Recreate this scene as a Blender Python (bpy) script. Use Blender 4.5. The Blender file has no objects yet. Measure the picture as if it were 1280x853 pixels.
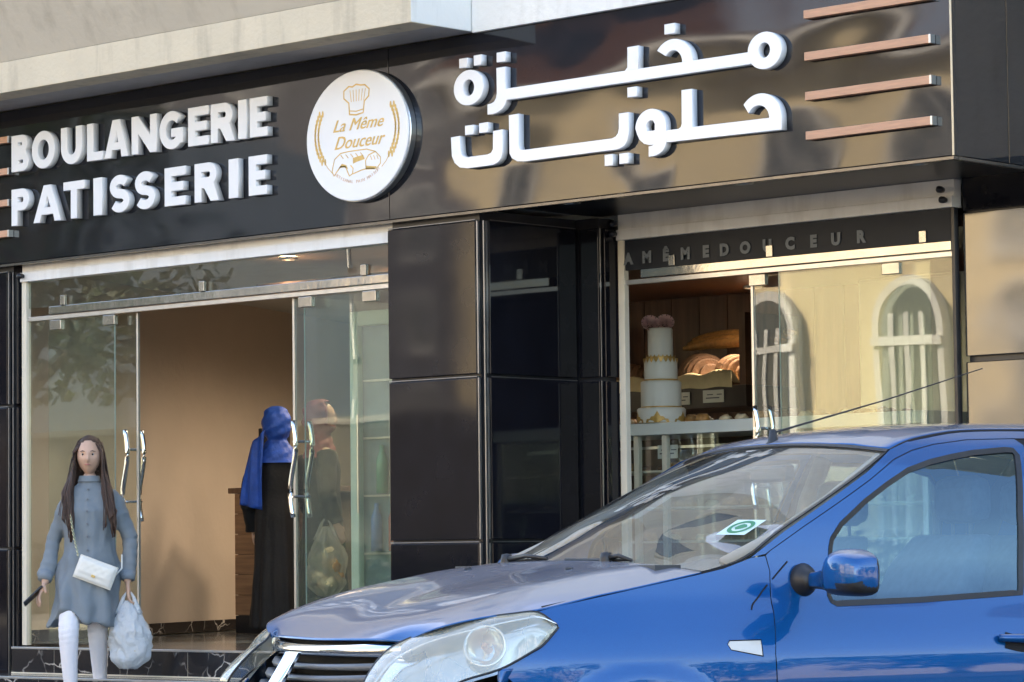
import bpy, bmesh, math, random
from mathutils import Vector, Matrix, noise
from mathutils.geometry import delaunay_2d_cdt
random.seed(7)
PI = math.pi
SC = bpy.context.scene
COL = SC.collection
R = math.radians

# ------------------------------------------------------------------ camera, world, sun, exposure
cam_d = bpy.data.cameras.new('camera'); cam = bpy.data.objects.new('camera', cam_d); COL.objects.link(cam)
cam_d.sensor_width = 36; cam_d.lens = 110.14; cam_d.clip_start = .1; cam_d.clip_end = 2000
cr, cu, cb = Vector((.73389, .67917, -.01169)), Vector((.05475, -.04199, .99762)), Vector((.67706, -.73278, -.06799))
cam.matrix_world = Matrix(((cr.x, cu.x, cb.x, 0), (cr.y, cu.y, cb.y, -12.4), (cr.z, cu.z, cb.z, 1.1), (0, 0, 0, 1)))
SC.camera = cam
SUN_EL, SUN_AZ = R(34), R(-32)          # azimuth from +Y towards +X: the sun stands behind the shop
world = bpy.data.worlds.new('World'); SC.world = world; world.use_nodes = True
wn = world.node_tree; wn.nodes.clear()
sky = wn.nodes.new('ShaderNodeTexSky'); sky.sky_type = 'NISHITA'; sky.sun_disc = False
sky.sun_elevation = SUN_EL; sky.sun_rotation = SUN_AZ; sky.air_density = 1.0; sky.dust_density = .8; sky.ozone_density = 1.6
bg = wn.nodes.new('ShaderNodeBackground'); bg.inputs[1].default_value = .13
wo = wn.nodes.new('ShaderNodeOutputWorld')
wn.links.new(sky.outputs[0], bg.inputs[0]); wn.links.new(bg.outputs[0], wo.inputs[0])
sd = bpy.data.lights.new('sun', 'SUN'); sd.energy = 3.3; sd.angle = R(.5); sd.color = (1, .88, .72)
so = bpy.data.objects.new('sun', sd); COL.objects.link(so)
sdir = Vector((math.sin(SUN_AZ) * math.cos(SUN_EL), math.cos(SUN_AZ) * math.cos(SUN_EL), math.sin(SUN_EL)))
so.rotation_euler = sdir.to_track_quat('Z', 'Y').to_euler(); so.location = (0, 0, 30)
SC.view_settings.view_transform = 'Standard'; SC.view_settings.look = 'None'
SC.view_settings.exposure = 2.68; SC.view_settings.gamma = 1
SC.view_settings.use_white_balance = True; SC.view_settings.white_balance_temperature = 7350; SC.view_settings.white_balance_tint = 12
SC.cycles.max_bounces = 10; SC.cycles.transparent_max_bounces = 16; SC.cycles.glossy_bounces = 6
SC.cycles.sample_clamp_indirect = 6

# ------------------------------------------------------------------ materials
MATS = {}
def nodes(name):
    m = bpy.data.materials.new(name); m.use_nodes = True
    nt = m.node_tree; return m, nt, nt.nodes['Principled BSDF'], nt.links
def sset(b, **k):
    for a, v in k.items():
        n = a.replace('_', ' ')
        if n in b.inputs: b.inputs[n].default_value = v
def rgb(c): return (c[0], c[1], c[2], 1)
def mat(name, col, rough=.5, metal=0., var=.0, scale=6., bump=0., bscale=40., ior=1.5, col2=None, coat=0., detail=6, stretch=None, dist=.02, rvar=0.):
    """a procedural material: colour broken by noise, relief by a second noise"""
    if name in MATS: return MATS[name]
    m, nt, b, L = nodes(name)
    sset(b, Roughness=rough, Metallic=metal, IOR=ior)
    b.inputs['Coat Weight'].default_value = coat; b.inputs['Coat Roughness'].default_value = .03
    tc = nt.nodes.new('ShaderNodeTexCoord'); mp = nt.nodes.new('ShaderNodeMapping')
    L.new(tc.outputs['Object'], mp.inputs[0])
    if stretch: mp.inputs['Scale'].default_value = stretch
    nz = nt.nodes.new('ShaderNodeTexNoise'); nz.inputs['Scale'].default_value = scale; nz.inputs['Detail'].default_value = detail
    L.new(mp.outputs[0], nz.inputs[0])
    rp = nt.nodes.new('ShaderNodeValToRGB')
    c2 = col2 or tuple(max(0, c * (1 - var)) for c in col)
    rp.color_ramp.elements[0].position = .3; rp.color_ramp.elements[1].position = .7
    rp.color_ramp.elements[0].color = rgb(c2); rp.color_ramp.elements[1].color = rgb(col)
    L.new(nz.outputs[0], rp.inputs[0]); L.new(rp.outputs[0], b.inputs['Base Color'])
    if rvar:
        mr = nt.nodes.new('ShaderNodeMapRange'); mr.inputs[1].default_value = .3; mr.inputs[2].default_value = .7
        mr.inputs[3].default_value = rough; mr.inputs[4].default_value = rough + rvar
        L.new(nz.outputs[0], mr.inputs[0]); L.new(mr.outputs[0], b.inputs['Roughness'])
    if bump:
        n2 = nt.nodes.new('ShaderNodeTexNoise'); n2.inputs['Scale'].default_value = bscale; n2.inputs['Detail'].default_value = 4 if bscale > 5 else 1
        L.new(mp.outputs[0], n2.inputs[0])
        bp = nt.nodes.new('ShaderNodeBump'); bp.inputs['Strength'].default_value = bump; bp.inputs['Distance'].default_value = dist
        L.new(n2.outputs[0], bp.inputs['Height']); L.new(bp.outputs[0], b.inputs['Normal'])
    MATS[name] = m; return m
def glass(name, f0=.045, tint=(1, 1, 1), haze=0., hazecol=(.8, .8, .8), rough=0., warp=0., gtint=(1, 1, 1)):
    """thin sheet glass: clear with angle dependent reflection, a little dust and haze"""
    if name in MATS: return MATS[name]
    m, nt, b, L = nodes(name); nt.nodes.remove(b); out = nt.nodes['Material Output']
    lw = nt.nodes.new('ShaderNodeLayerWeight'); lw.inputs[0].default_value = .5
    def mth(op, a, c):
        n = nt.nodes.new('ShaderNodeMath'); n.operation = op
        for i, v in enumerate((a, c)):
            if hasattr(v, 'node'): L.new(v, n.inputs[i])
            else: n.inputs[i].default_value = v
        return n.outputs[0]
    p = mth('POWER', lw.outputs['Facing'], 5.0)
    fr = mth('ADD', mth('MULTIPLY', p, 1 - f0), f0)
    tr = nt.nodes.new('ShaderNodeBsdfTransparent'); tr.inputs[0].default_value = rgb(tint)
    gl = nt.nodes.new('ShaderNodeBsdfGlossy'); gl.inputs['Roughness'].default_value = rough; gl.inputs[0].default_value = rgb(gtint)
    if warp:
        tc = nt.nodes.new('ShaderNodeTexCoord'); nz = nt.nodes.new('ShaderNodeTexNoise'); nz.inputs['Scale'].default_value = 1.3; nz.inputs['Detail'].default_value = 1
        L.new(tc.outputs['Object'], nz.inputs[0]); bp = nt.nodes.new('ShaderNodeBump'); bp.inputs['Strength'].default_value = warp; bp.inputs['Distance'].default_value = .02
        L.new(nz.outputs[0], bp.inputs['Height']); L.new(bp.outputs[0], gl.inputs['Normal'])
    mx = nt.nodes.new('ShaderNodeMixShader'); L.new(fr, mx.inputs[0])
    src = tr.outputs[0]
    if haze:
        df = nt.nodes.new('ShaderNodeBsdfDiffuse'); df.inputs[0].default_value = rgb(hazecol)
        tc = nt.nodes.new('ShaderNodeTexCoord'); nz = nt.nodes.new('ShaderNodeTexNoise'); nz.inputs['Scale'].default_value = 7
        L.new(tc.outputs['Object'], nz.inputs[0])
        hz = mth('MULTIPLY', mth('ADD', nz.outputs[0], .5), haze)
        m2 = nt.nodes.new('ShaderNodeMixShader'); L.new(hz, m2.inputs[0]); L.new(tr.outputs[0], m2.inputs[1]); L.new(df.outputs[0], m2.inputs[2]); src = m2.outputs[0]
    L.new(src, mx.inputs[1]); L.new(gl.outputs[0], mx.inputs[2]); L.new(mx.outputs[0], out.inputs[0])
    MATS[name] = m; return m
def marble(name, base, vein, scale, rough=.15, width=.03):
    if name in MATS: return MATS[name]
    m, nt, b, L = nodes(name); sset(b, Roughness=rough)
    tc = nt.nodes.new('ShaderNodeTexCoord'); nz = nt.nodes.new('ShaderNodeTexNoise'); nz.inputs['Scale'].default_value = scale * .8; nz.inputs['Detail'].default_value = 5
    L.new(tc.outputs['Object'], nz.inputs[0])
    mxv = nt.nodes.new('ShaderNodeMix'); mxv.data_type = 'RGBA'; mxv.inputs[0].default_value = .18
    L.new(tc.outputs['Object'], mxv.inputs[6]); L.new(nz.outputs['Color'], mxv.inputs[7])
    vo = nt.nodes.new('ShaderNodeTexVoronoi'); vo.feature = 'DISTANCE_TO_EDGE'; vo.inputs['Scale'].default_value = scale
    L.new(mxv.outputs[2], vo.inputs[0])
    rp = nt.nodes.new('ShaderNodeValToRGB'); e = rp.color_ramp.elements
    e[0].position = 0; e[0].color = rgb(vein); e[1].position = width; e[1].color = rgb(base)
    L.new(vo.outputs['Distance'], rp.inputs[0])
    n3 = nt.nodes.new('ShaderNodeTexNoise'); n3.inputs['Scale'].default_value = scale * .7
    L.new(tc.outputs['Object'], n3.inputs[0])
    r3 = nt.nodes.new('ShaderNodeValToRGB'); r3.color_ramp.elements[0].position = .42; r3.color_ramp.elements[1].position = .58
    L.new(n3.outputs[0], r3.inputs[0])
    mx = nt.nodes.new('ShaderNodeMix'); mx.data_type = 'RGBA'; L.new(r3.outputs[0], mx.inputs[0]); mx.inputs[6].default_value = rgb(base); L.new(rp.outputs[0], mx.inputs[7])
    L.new(mx.outputs[2], b.inputs['Base Color']); MATS[name] = m; return m
def emit(name, col, s):
    if name in MATS: return MATS[name]
    m, nt, b, L = nodes(name); b.inputs['Emission Color'].default_value = rgb(col); b.inputs['Emission Strength'].default_value = s
    MATS[name] = m; return m

M = dict(
 panel=mat('black_gloss_cladding', (.012, .012, .016), .035, ior=1.60, bump=.32, bscale=1.0, dist=.03, rvar=.02, var=.3, stretch=(1, 1, 1.6)),
 panel_bright=mat('black_cladding_boosted_reflection', (.02, .018, .016), .05, ior=1.95, bump=.3, bscale=1.0, dist=.03, rvar=.03, var=.3),  # same black cladding, its golden reflection strengthened in the material
 panel_low=mat('black_cladding_dimmed_reflection', (.010, .010, .014), .04, ior=1.36, bump=.25, bscale=.9, dist=.02, rvar=.02, var=.3),  # same black cladding, its reflection weakened to keep the columns dark
 trim=mat('dark_trim', (.02, .02, .025), .3, var=.4),
 alu=mat('brushed_aluminium', (.62, .61, .60), .28, .9, var=.12, scale=20, stretch=(1, 1, .1)),
 chrome_dull=mat('dull_nickel', (.42, .41, .39), .22, 1., var=.2, scale=30),
 chrome=mat('chrome', (.82, .82, .82), .08, 1., var=.05),
 white=mat('white_acrylic_letter', (.83, .83, .84), .16, var=.04, scale=3, coat=.25),
 whitepaint=mat('white_header_paint', (.80, .79, .77), .45, var=.10, scale=3, bump=.1),
 cream=mat('cream_post_paint', (.72, .66, .54), .45, var=.1),
 gold=mat('gold_print', (.78, .50, .15), .4, var=.25, scale=40),
 woodbar=mat('terracotta_wood_bar', (.58, .31, .19), .5, var=.18, scale=9, stretch=(1, 1, 12)),
 band=mat('eave_band_plaster', (.66, .57, .43), .85, var=.12, scale=2.2, bump=.25, bscale=30, detail=8),
 slope=mat('upper_wall_plaster', (.58, .52, .43), .9, var=.10, scale=1.5, bump=.2, bscale=25),
 wallw=mat('pale_upper_wall', (.80, .79, .76), .85, var=.06, scale=2, bump=.2, bscale=25),
 soffit=mat('eave_soffit_plaster', (.42, .40, .40), .9, var=.08, scale=2),
 steel=mat('polished_rail_steel', (.46, .44, .41), .16, 1., var=.15, scale=6, stretch=(1, 1, 1), bump=.15, bscale=6),
 inwall=mat('interior_beige_plaster', (.56, .46, .37), .8, var=.08, scale=2.5, bump=.1, bscale=20),
 indark=mat('interior_dark_wall', (.16, .115, .085), .7, var=.25, scale=3),
 ceilw=mat('shop_ceiling_paint', (.45, .42, .38), .9, var=.1),
 woodv=mat('walnut_wall_panel', (.17, .085, .05), .35, col2=(.075, .038, .025), scale=3.0, stretch=(6, 6, .5), bump=.1),
 woodh=mat('counter_walnut_boards', (.36, .20, .11), .45, col2=(.16, .08, .045), scale=3, stretch=(.6, .6, 8)),
 marble=marble('black_marble_tile', (.015, .014, .016), (.55, .52, .48), 5.5, .12, .028),
 floor=marble('grey_marble_floor', (.10, .115, .12), (.34, .37, .37), 1.6, .10, .12),
 asphalt=mat('asphalt', (.060, .058, .057), .85, var=.35, scale=3, bump=.6, bscale=120, detail=10),
 pave=mat('pavement_concrete', (.27, .26, .24), .85, var=.25, scale=2, bump=.4, bscale=50),
 kerb=mat('kerb_stone', (.33, .32, .30), .85, var=.2, bump=.4),
 glass=glass('shop_glass', .045, (.90, .93, .89), haze=.025, hazecol=(.6, .62, .56), warp=.05),
 glassc=glass('clear_glass', .05, (.97, .99, .98)),
)

def streaks(name, amount=.22):
    m = MATS[name]; nt = m.node_tree; b = nt.nodes['Principled BSDF']; L = nt.links; src = b.inputs['Base Color'].links[0].from_socket
    tc = nt.nodes.new('ShaderNodeTexCoord'); mp = nt.nodes.new('ShaderNodeMapping'); mp.inputs['Scale'].default_value = (5, 5, .7); L.new(tc.outputs['Object'], mp.inputs[0])
    nz = nt.nodes.new('ShaderNodeTexNoise'); nz.inputs['Scale'].default_value = 2.2; nz.inputs['Detail'].default_value = 9; L.new(mp.outputs[0], nz.inputs[0])
    rp = nt.nodes.new('ShaderNodeValToRGB'); rp.color_ramp.elements[0].position = .50; rp.color_ramp.elements[1].position = .74; rp.color_ramp.elements[0].color = (0, 0, 0, 1); rp.color_ramp.elements[1].color = (amount, amount, amount, 1); L.new(nz.outputs[0], rp.inputs[0])
    mx = nt.nodes.new('ShaderNodeMix'); mx.data_type = 'RGBA'; L.new(rp.outputs[0], mx.inputs[0]); L.new(src, mx.inputs[6]); mx.inputs[7].default_value = (.26, .22, .17, 1); L.new(mx.outputs[2], b.inputs['Base Color'])
streaks('eave_band_plaster', .45); streaks('upper_wall_plaster', .3); streaks('pale_upper_wall', .25); streaks('white_header_paint', .25); streaks('eave_soffit_plaster', .3)

# ------------------------------------------------------------------ mesh helpers
def tag(o, label=None, cat=None, group=None, kind=None):
    if label: o['label'] = label
    if cat: o['category'] = cat
    if group: o['group'] = group
    if kind: o['kind'] = kind
    return o
def empty(name, loc=(0, 0, 0), rz=0., label=None, cat=None, group=None, kind=None):
    o = bpy.data.objects.new(name, None); COL.objects.link(o); o.location = loc; o.rotation_euler = (0, 0, rz)
    o.empty_display_size = .1
    return tag(o, label, cat, group, kind)
def mesh_obj(name, verts, faces, m, parent=None, smooth=False, **k):
    me = bpy.data.meshes.new(name); me.from_pydata([tuple(v) for v in verts], [], faces); me.update()
    if smooth: me.polygons.foreach_set('use_smooth', [True] * len(me.polygons))
    me.materials.append(M[m] if isinstance(m, str) else m)
    o = bpy.data.objects.new(name, me); COL.objects.link(o); o.parent = parent
    return tag(o, **k)
class MB:
    def __init__(s): s.v = []; s.f = []
    def box(s, x0, x1, y0, y1, z0, z1):
        n = len(s.v)
        s.v += [(x, y, z) for z in (z0, z1) for y in (y0, y1) for x in (x0, x1)]
        s.f += [tuple(n + i for i in q) for q in ((0, 2, 3, 1), (4, 5, 7, 6), (0, 1, 5, 4), (2, 6, 7, 3), (0, 4, 6, 2), (1, 3, 7, 5))]
        return s
    def tube(s, pts, r, n=8, cap=True):
        """round bar along points; r one radius or one per point"""
        b0 = len(s.v); pts = [Vector(p) for p in pts]
        rr = r if isinstance(r, (list, tuple)) else [r] * len(pts)
        up = Vector((0, 0, 1))
        for i, p in enumerate(pts):
            d = (pts[min(i + 1, len(pts) - 1)] - pts[max(i - 1, 0)]).normalized()
            a = d.cross(up)
            if a.length < .05: a = d.cross(Vector((1, 0, 0)))
            a.normalize(); c = d.cross(a)
            for k in range(n):
                t = 2 * PI * k / n; s.v.append(tuple(p + (a * math.cos(t) + c * math.sin(t)) * rr[i]))
        for i in range(len(pts) - 1):
            for k in range(n):
                a0 = b0 + i * n + k; a1 = b0 + i * n + (k + 1) % n
                s.f.append((a0, a1, a1 + n, a0 + n))
        if cap:
            s.f.append(tuple(b0 + k for k in range(n))[::-1]); s.f.append(tuple(b0 + (len(pts) - 1) * n + k for k in range(n)))
        return s
    def lathe(s, prof, n=24, c=(0, 0, 0), axis='z', sy=1.):
        b0 = len(s.v)
        for r, z in prof:
            for k in range(n):
                t = 2 * PI * k / n; a, b = r * math.cos(t), r * math.sin(t) * sy
                p = (a, b, z) if axis == 'z' else ((a, z, b) if axis == 'y' else (z, a, b))
                s.v.append((p[0] + c[0], p[1] + c[1], p[2] + c[2]))
        for i in range(len(prof) - 1):
            for k in range(n):
                a0 = b0 + i * n + k; a1 = b0 + i * n + (k + 1) % n
                s.f.append((a0, a1, a1 + n, a0 + n))
        return s
    def prism(s, loop, y0, y1):
        """XZ outline pushed along Y"""
        n = len(s.v); k = len(loop)
        s.v += [(x, y0, z) for x, z in loop] + [(x, y1, z) for x, z in loop]
        s.f += [tuple(range(n, n + k)), tuple(range(n + 2 * k - 1, n + k - 1, -1))]
        s.f += [(n + i, n + (i + 1) % k, n + k + (i + 1) % k, n + k + i) for i in range(k)]
        return s
    def build(s, name, m, parent=None, smooth=False, bevel=0., **k):
        o = mesh_obj(name, s.v, s.f, m, parent, smooth, **k)
        if bevel:
            b = o.modifiers.new('bevel', 'BEVEL'); b.width = bevel; b.segments = 2; b.limit_method = 'ANGLE'; b.angle_limit = R(40)
        if smooth == 'auto' or (smooth and bevel):
            o.modifiers.new('wn', 'WEIGHTED_NORMAL')
        return o
def box(name, x0, x1, y0, y1, z0, z1, m, parent=None, bevel=0., **k):
    return MB().box(x0, x1, y0, y1, z0, z1).build(name, m, parent, bevel=bevel, **k)
def copy_tree(o, parent=None, depth=0):
    c = o.copy(); COL.objects.link(c); c.parent = parent
    for ch in list(o.children): copy_tree(ch, c, depth + 1)
    return c
def shape(name, loops, Y, depth, m, parent=None, bevel=.0015, ox=0, oz=0):
    """flat outline(s) in the XZ plane (later loops are holes) with real thickness; front face at Y"""
    cu = bpy.data.curves.new(name, 'CURVE'); cu.dimensions = '2D'; cu.fill_mode = 'BOTH'
    for lp in loops:
        sp = cu.splines.new('POLY'); sp.points.add(len(lp) - 1)
        for i, (x, z) in enumerate(lp): sp.points[i].co = (x + ox, z + oz, 0, 1)
        sp.use_cyclic_u = True
    cu.extrude = max(depth / 2 - bevel, .0001); cu.bevel_depth = bevel; cu.bevel_resolution = 0
    if bevel: cu.offset = -bevel
    tmp = bpy.data.objects.new('tmp', cu); me = bpy.data.meshes.new_from_object(tmp); bpy.data.objects.remove(tmp)
    # curve plane (x, y, z) -> world (x, -z.., y)
    for v in me.vertices: x, y, z = v.co; v.co = (x, Y + depth / 2 - z, y)
    me.name = name; me.materials.clear(); me.materials.append(M[m] if isinstance(m, str) else m)
    o = bpy.data.objects.new(name, me); COL.objects.link(o); o.parent = parent
    return o
def arc(cx, cz, rx, rz, a0, a1, n=14):
    return [(cx + rx * math.cos(R(a0 + (a1 - a0) * i / n)), cz + rz * math.sin(R(a0 + (a1 - a0) * i / n))) for i in range(n + 1)]
def stroke(path, w):
    """outline of a band of width w along a path"""
    P = [Vector(p) for p in path]; Lf, Rt = [], []
    for i, p in enumerate(P):
        d = (P[min(i + 1, len(P) - 1)] - P[max(i - 1, 0)]).normalized(); n = Vector((-d.y, d.x))
        Lf.append(tuple(p + n * w / 2)); Rt.append(tuple(p - n * w / 2))
    return Lf + Rt[::-1]
def text_mesh(name, body, size, m, parent, loc, shear=0., bold=0., ext=.0006, rot=0., spacing=1., plane='xz', align='CENTER', sx=1.):
    cu = bpy.data.curves.new(name, 'FONT'); cu.body = body; cu.size = size; cu.shear = shear; cu.offset = bold; cu.extrude = ext
    cu.space_character = spacing; cu.align_x = align; cu.resolution_u = 3
    tmp = bpy.data.objects.new('tmp', cu); me = bpy.data.meshes.new_from_object(tmp); bpy.data.objects.remove(tmp)
    c, s = math.cos(rot), math.sin(rot)
    for v in me.vertices:
        x, y, z = v.co; x *= sx; x, y = c * x - s * y, s * x + c * y
        v.co = (x, -z, y) if plane == 'xz' else (x, y, z)
    me.name = name; me.materials.clear(); me.materials.append(M[m] if isinstance(m, str) else m)
    o = bpy.data.objects.new(name, me); COL.objects.link(o); o.parent = parent; o.location = loc
    return o

# ------------------------------------------------------------------ ground
mesh_obj('road', [(-400, -400, 0), (400, -400, 0), (400, 400, 0), (-400, 400, 0)], [(0, 1, 2, 3)], 'asphalt', kind='structure')
pv = MB().box(-34, 1.5, -1.25, .02, -.02, .13).build('pavement', 'pave', kind='structure')
MB().box(-34, 1.5, -1.40, -1.255, -.02, .135).build('kerb', 'kerb', kind='structure', bevel=.012)
MB().box(-80, 60, -22.6, -19.0, -.02, .12).build('far_pavement', 'pave', kind='structure')
mk = MB()
for i in range(7): mk.box(-30 + i * 5, -27.5 + i * 5, -14.06, -13.94, .004, .006)
mk.build('road_marking', mat('road_paint', (.7, .7, .68), .7, var=.3), kind='structure')

# steps: treads, risers faced with marble tiles, bright nosing strips
def step(name, x0, x1, y0, y1, z0, z1, joints, label):
    e = empty(name, ((x0 + x1) / 2, y0, z0), 0, label, 'step'); ox, oy, oz = e.location
    MB().box(x0 - ox, x1 - ox, .012, y1 - oy, z0 - oz, z1 - oz - .002).build('tread', 'floor', e)
    xs = [x0] + joints + [x1]
    for a, b in zip(xs, xs[1:]):
        MB().box(a - ox + .0025, b - ox - .0025, 0, .011, z0 - oz + .004, z1 - oz - .014).build('riser_tile', 'marble', e, bevel=.001)
        MB().box(b - ox - .0025, b - ox + .0025, .003, .010, z0 - oz + .004, z1 - oz - .014).build('joint', 'cream', e)
    MB().box(x0 - ox, x1 - ox, -.004, .03, z1 - oz - .0135, z1 - oz).build('nosing', 'alu', e, bevel=.002)
    MB().box(x0 - ox, x1 - ox, -.004, .012, -.001, .008).build('base_strip', 'cream', e)
step('entrance_step', -15.78, -12.43, 0.0, .14, .392, .558, [-15.36, -14.73, -14.11, -13.48, -12.9], 'black marble step with white veins directly under the glass entrance doors')
step('entrance_step', -17.2, -12.43, -.33, -.002, .235, .391, [-16.4, -15.75, -15.1, -14.5, -13.9, -13.2], 'lower black marble step the walking woman in blue stands on')
step('entrance_step', -17.2, -12.43, -.66, -.332, .131, .234, [-16.5, -15.6, -15.0, -14.2, -13.6, -12.9], 'lowest marble step at pavement level')

# ------------------------------------------------------------------ shop interior
fl = empty('shop_floor', (-13, 3, .55), 0, kind='structure')
for ix in range(7):
    for iy in range(6):
        x = -20.5 + ix * 1.82; y = .145 + iy * 1.2
        if x > -9.6: continue
        MB().box(x + 13 + .003, x + 13 + 1.817, y - 3, y - 3 + 1.194, -.03, .006).build('floor_tile', 'floor', fl, bevel=.001)
box('shop_subfloor', -20.6, -9.0, .14, 9, .1, .515, 'trim', kind='structure')
wl = MB()   # splayed left wall
wl.prism([(-16.10, .10), (-16.35, .10), (-18.9, 6.0), (-18.65, 6.0)], .56, 3.3)
mesh_obj('shop_side_wall', [(a, c, b) for a, b, c in wl.v], wl.f, 'inwall', kind='structure')
dv = Vector((-2.55, 5.9, 0)).normalized(); nn = Vector((dv.y, -dv.x, 0))
sk = empty('shop_skirting', (-16.10, .10, .56), math.atan2(dv.y, dv.x), kind='structure')
for i in range(9):
    MB().box(i * .62 + .003, i * .62 + .617, -.014, -.002, 0.004, .082).build('skirting_tile', 'marble', sk)
box('shop_back_wall', -20.6, -13.4, 5.9, 6.05, .56, 3.3, 'indark', kind='structure')
box('shop_ceiling', -20.6, -9.0, .2, 9, 3.02, 3.1, 'ceilw', kind='structure')
box('shop_rear_wall', -20.6, -9.0, 8.9, 9, .56, 3.1, 'indark', kind='structure')
wpn = empty('walnut_wall', (-12, 3.75, .56), 0, kind='structure')
for i in range(24):
    x = -14.9 + i * .24
    MB().box(x + 12 + .003, x + 12 + .237, 0, .02, 0, 2.45).build('wall_plank', 'woodv', wpn, bevel=.002)
box('walnut_wall_backing', -14.9, -9.1, 3.772, 3.86, .56, 3.02, 'indark', kind='structure')
box('shop_right_wall', -9.12, -9.0, 1.2, 3.9, .56, 3.02, 'woodv', kind='structure')

# ------------------------------------------------------------------ bakery building (upper walls, eaves)
bb = empty('bakery_building', (-14, 0, 0), 0, 'beige building above the black bakery sign with projecting plaster eave', 'building')
def bbx(name, x0, x1, y0, y1, z0, z1, m, **k): return MB().box(x0 + 14, x1 + 14, y0, y1, z0, z1).build(name, m, bb, **k)
bbx('eave_band', -34, -11.71, -.50, -.30, 3.962, 4.152, 'band', bevel=.004)
bbx('eave_soffit', -34, -11.72, -.499, .0, 3.9645, 4.05, 'soffit')
pr = [(-.5, 4.153), (-.95, 4.95), (-.95, 6.1), (0, 6.1), (0, 4.153)]
v = [(-34 + 14, y, z) for y, z in pr] + [(-11.71 + 14, y, z) for y, z in pr]
mesh_obj('balcony_wall', v, [(0, 1, 2, 3, 4), (9, 8, 7, 6, 5)] + [(i, i + 5, (i + 1) % 5 + 5, (i + 1) % 5) for i in range(5)], 'slope', bb)
bbx('return_wall', -11.95, -11.708, -.497, .0, 3.966, 4.15, 'wallw')
bbx('front_wall', -11.70, -8.60, -.03, .2, 3.958, 12, 'wallw')
bbx('upper_wall', -34, -11.71, .0, 9.4, 6.1, 12, 'slope')
bbx('core', -34, -8.65, .21, 9.4, 3.97, 12, 'slope')
bbx('right_wing', -8.58, .6, 1.10, 9.4, 0, 9, 'slope')
bbx('left_ground_wall', -34, -20.7, .1, 9.4, 0, 3.96, 'slope')
bbx('rear_wall', -20.7, -8.7, 9.05, 9.4, 0, 3.96, 'slope')
for i in range(7):
    x = -32 + i * 3.1
    if x < -10: 
        w = bbx('window', x, x + 1.2, -.06 if x > -11.7 else -.05, .0, 7.2, 8.8, 'cream')
        MB().box(x + 14.06, x + 15.14, -.08, -.06, 7.26, 8.74).build('pane', mat('window_dark', (.03, .035, .04), .08, ior=1.6), w)

# ------------------------------------------------------------------ sign board
fb = empty('fascia_board', (-12.4, 0, 3.46), 0, 'long glossy black fascia board carrying the white bakery lettering', 'sign board')
def fbx(name, x0, x1, y0, y1, z0, z1, m, **k): return MB().box(x0 + 12.4, x1 + 12.4, y0, y1, z0 - 3.46, z1 - 3.46).build(name, m, fb, **k)
fbx('panel', -21.5, -16.95, 0, .03, 2.985, 3.956, 'panel', bevel=.002)
fbx('panel', -16.945, -12.385, 0, .03, 2.985, 3.956, 'panel', bevel=.002)
fbx('panel', -12.380, -8.56, 0, .03, 2.985, 3.957, 'panel', bevel=.002)
fbx('corner_trim', -8.568, -8.557, -.002, .0, 2.985, 4.6, mat('corner_trim_gold', (.45, .42, .34), .3, .6, var=.1))
fbx('side_panel', -8.59, -8.56, .031, .468, 2.985, 4.6, 'panel', bevel=.002)
sp = MB().box(-.03, 0, 0, .56, 2.985 - 3.46, 1.14).build('side_panel', 'panel', fb, bevel=.002); sp.location = (-8.56 + 12.4, .474, 0)
fbx('core', -21.5, -8.60, .035, 1.02, 3.035, 3.94, 'trim')
fbx('soffit_panel', -11.70, -8.62, .035, 1.02, 3.014, 3.03, 'trim')
fbx('soffit_panel', -21.5, -11.72, .035, .14, 2.974, 2.995, 'panel_low')
fbx('bottom_trim', -21.5, -8.558, -.004, .034, 2.966, 2.980, mat('dark_edge_profile', (.16, .15, .14), .22, .8, var=.3, scale=8))
fbx('bottom_trim', -8.59, -8.555, .036, 1.03, 2.966, 2.980, mat('dark_edge_profile', (.16, .15, .14), .22, .8, var=.3, scale=8))
for i, (x, lb) in enumerate(((-11.3, 'recessed round spotlight in the soffit nearest the dark column'), (-10.1, 'recessed round spotlight in the soffit above the cake'), (-9.0, 'recessed round spotlight in the soffit nearest the corner'))):
    d = empty('soffit_spotlight', (x, .3, 3.013), 0, lb, 'spotlight', 'spotlights under the sign board')
    MB().lathe([(.062, 0), (.066, -.006), (.05, -.008), (.045, .0)], 24).build('ring', 'alu', d, smooth=True)
    MB().lathe([(.045, -.001), (.0, -.002)], 24).build('lens', mat('frosted_lens', (.6, .62, .66), .4), d)

# wooden bars
def bar(x0, x1, zt, zb, lb):
    e = empty('wood_bar', ((x0 + x1) / 2, -.02, (zt + zb) / 2), 0, lb, 'trim bar', 'terracotta bars mounted on the sign board')
    h = (x1 - x0) / 2; q = (zt - zb) / 2
    MB().box(-h, h, -.022, .018, -q, q).build('bar', 'woodbar', e, bevel=.002)
    MB().box(h + .0005, h + .012, -.023, .018, -q - .001, q + .001).build('end_cap', 'alu', e, bevel=.001)
    MB().box(-h * .9, -h * .9 + .03, .0182, .0195, -.01, .01).build('bracket', 'trim', e)
for z, lb in ((3.767, 'highest'), (3.556, 'second from the top'), (3.357, 'third from the top'), (3.159, 'lowest')):
    bar(-9.416, -8.665, z + .021, z - .021, 'terracotta wooden bar right of the Arabic lettering, %s of the four' % lb)
for z, lb in ((3.77, 'top'), (3.567, 'upper middle'), (3.366, 'lower middle'), (3.17, 'bottom')):
    bar(-16.55, -15.765, z + .021, z - .021, 'short visible end of terracotta bar left of the French lettering, %s one' % lb)

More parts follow.
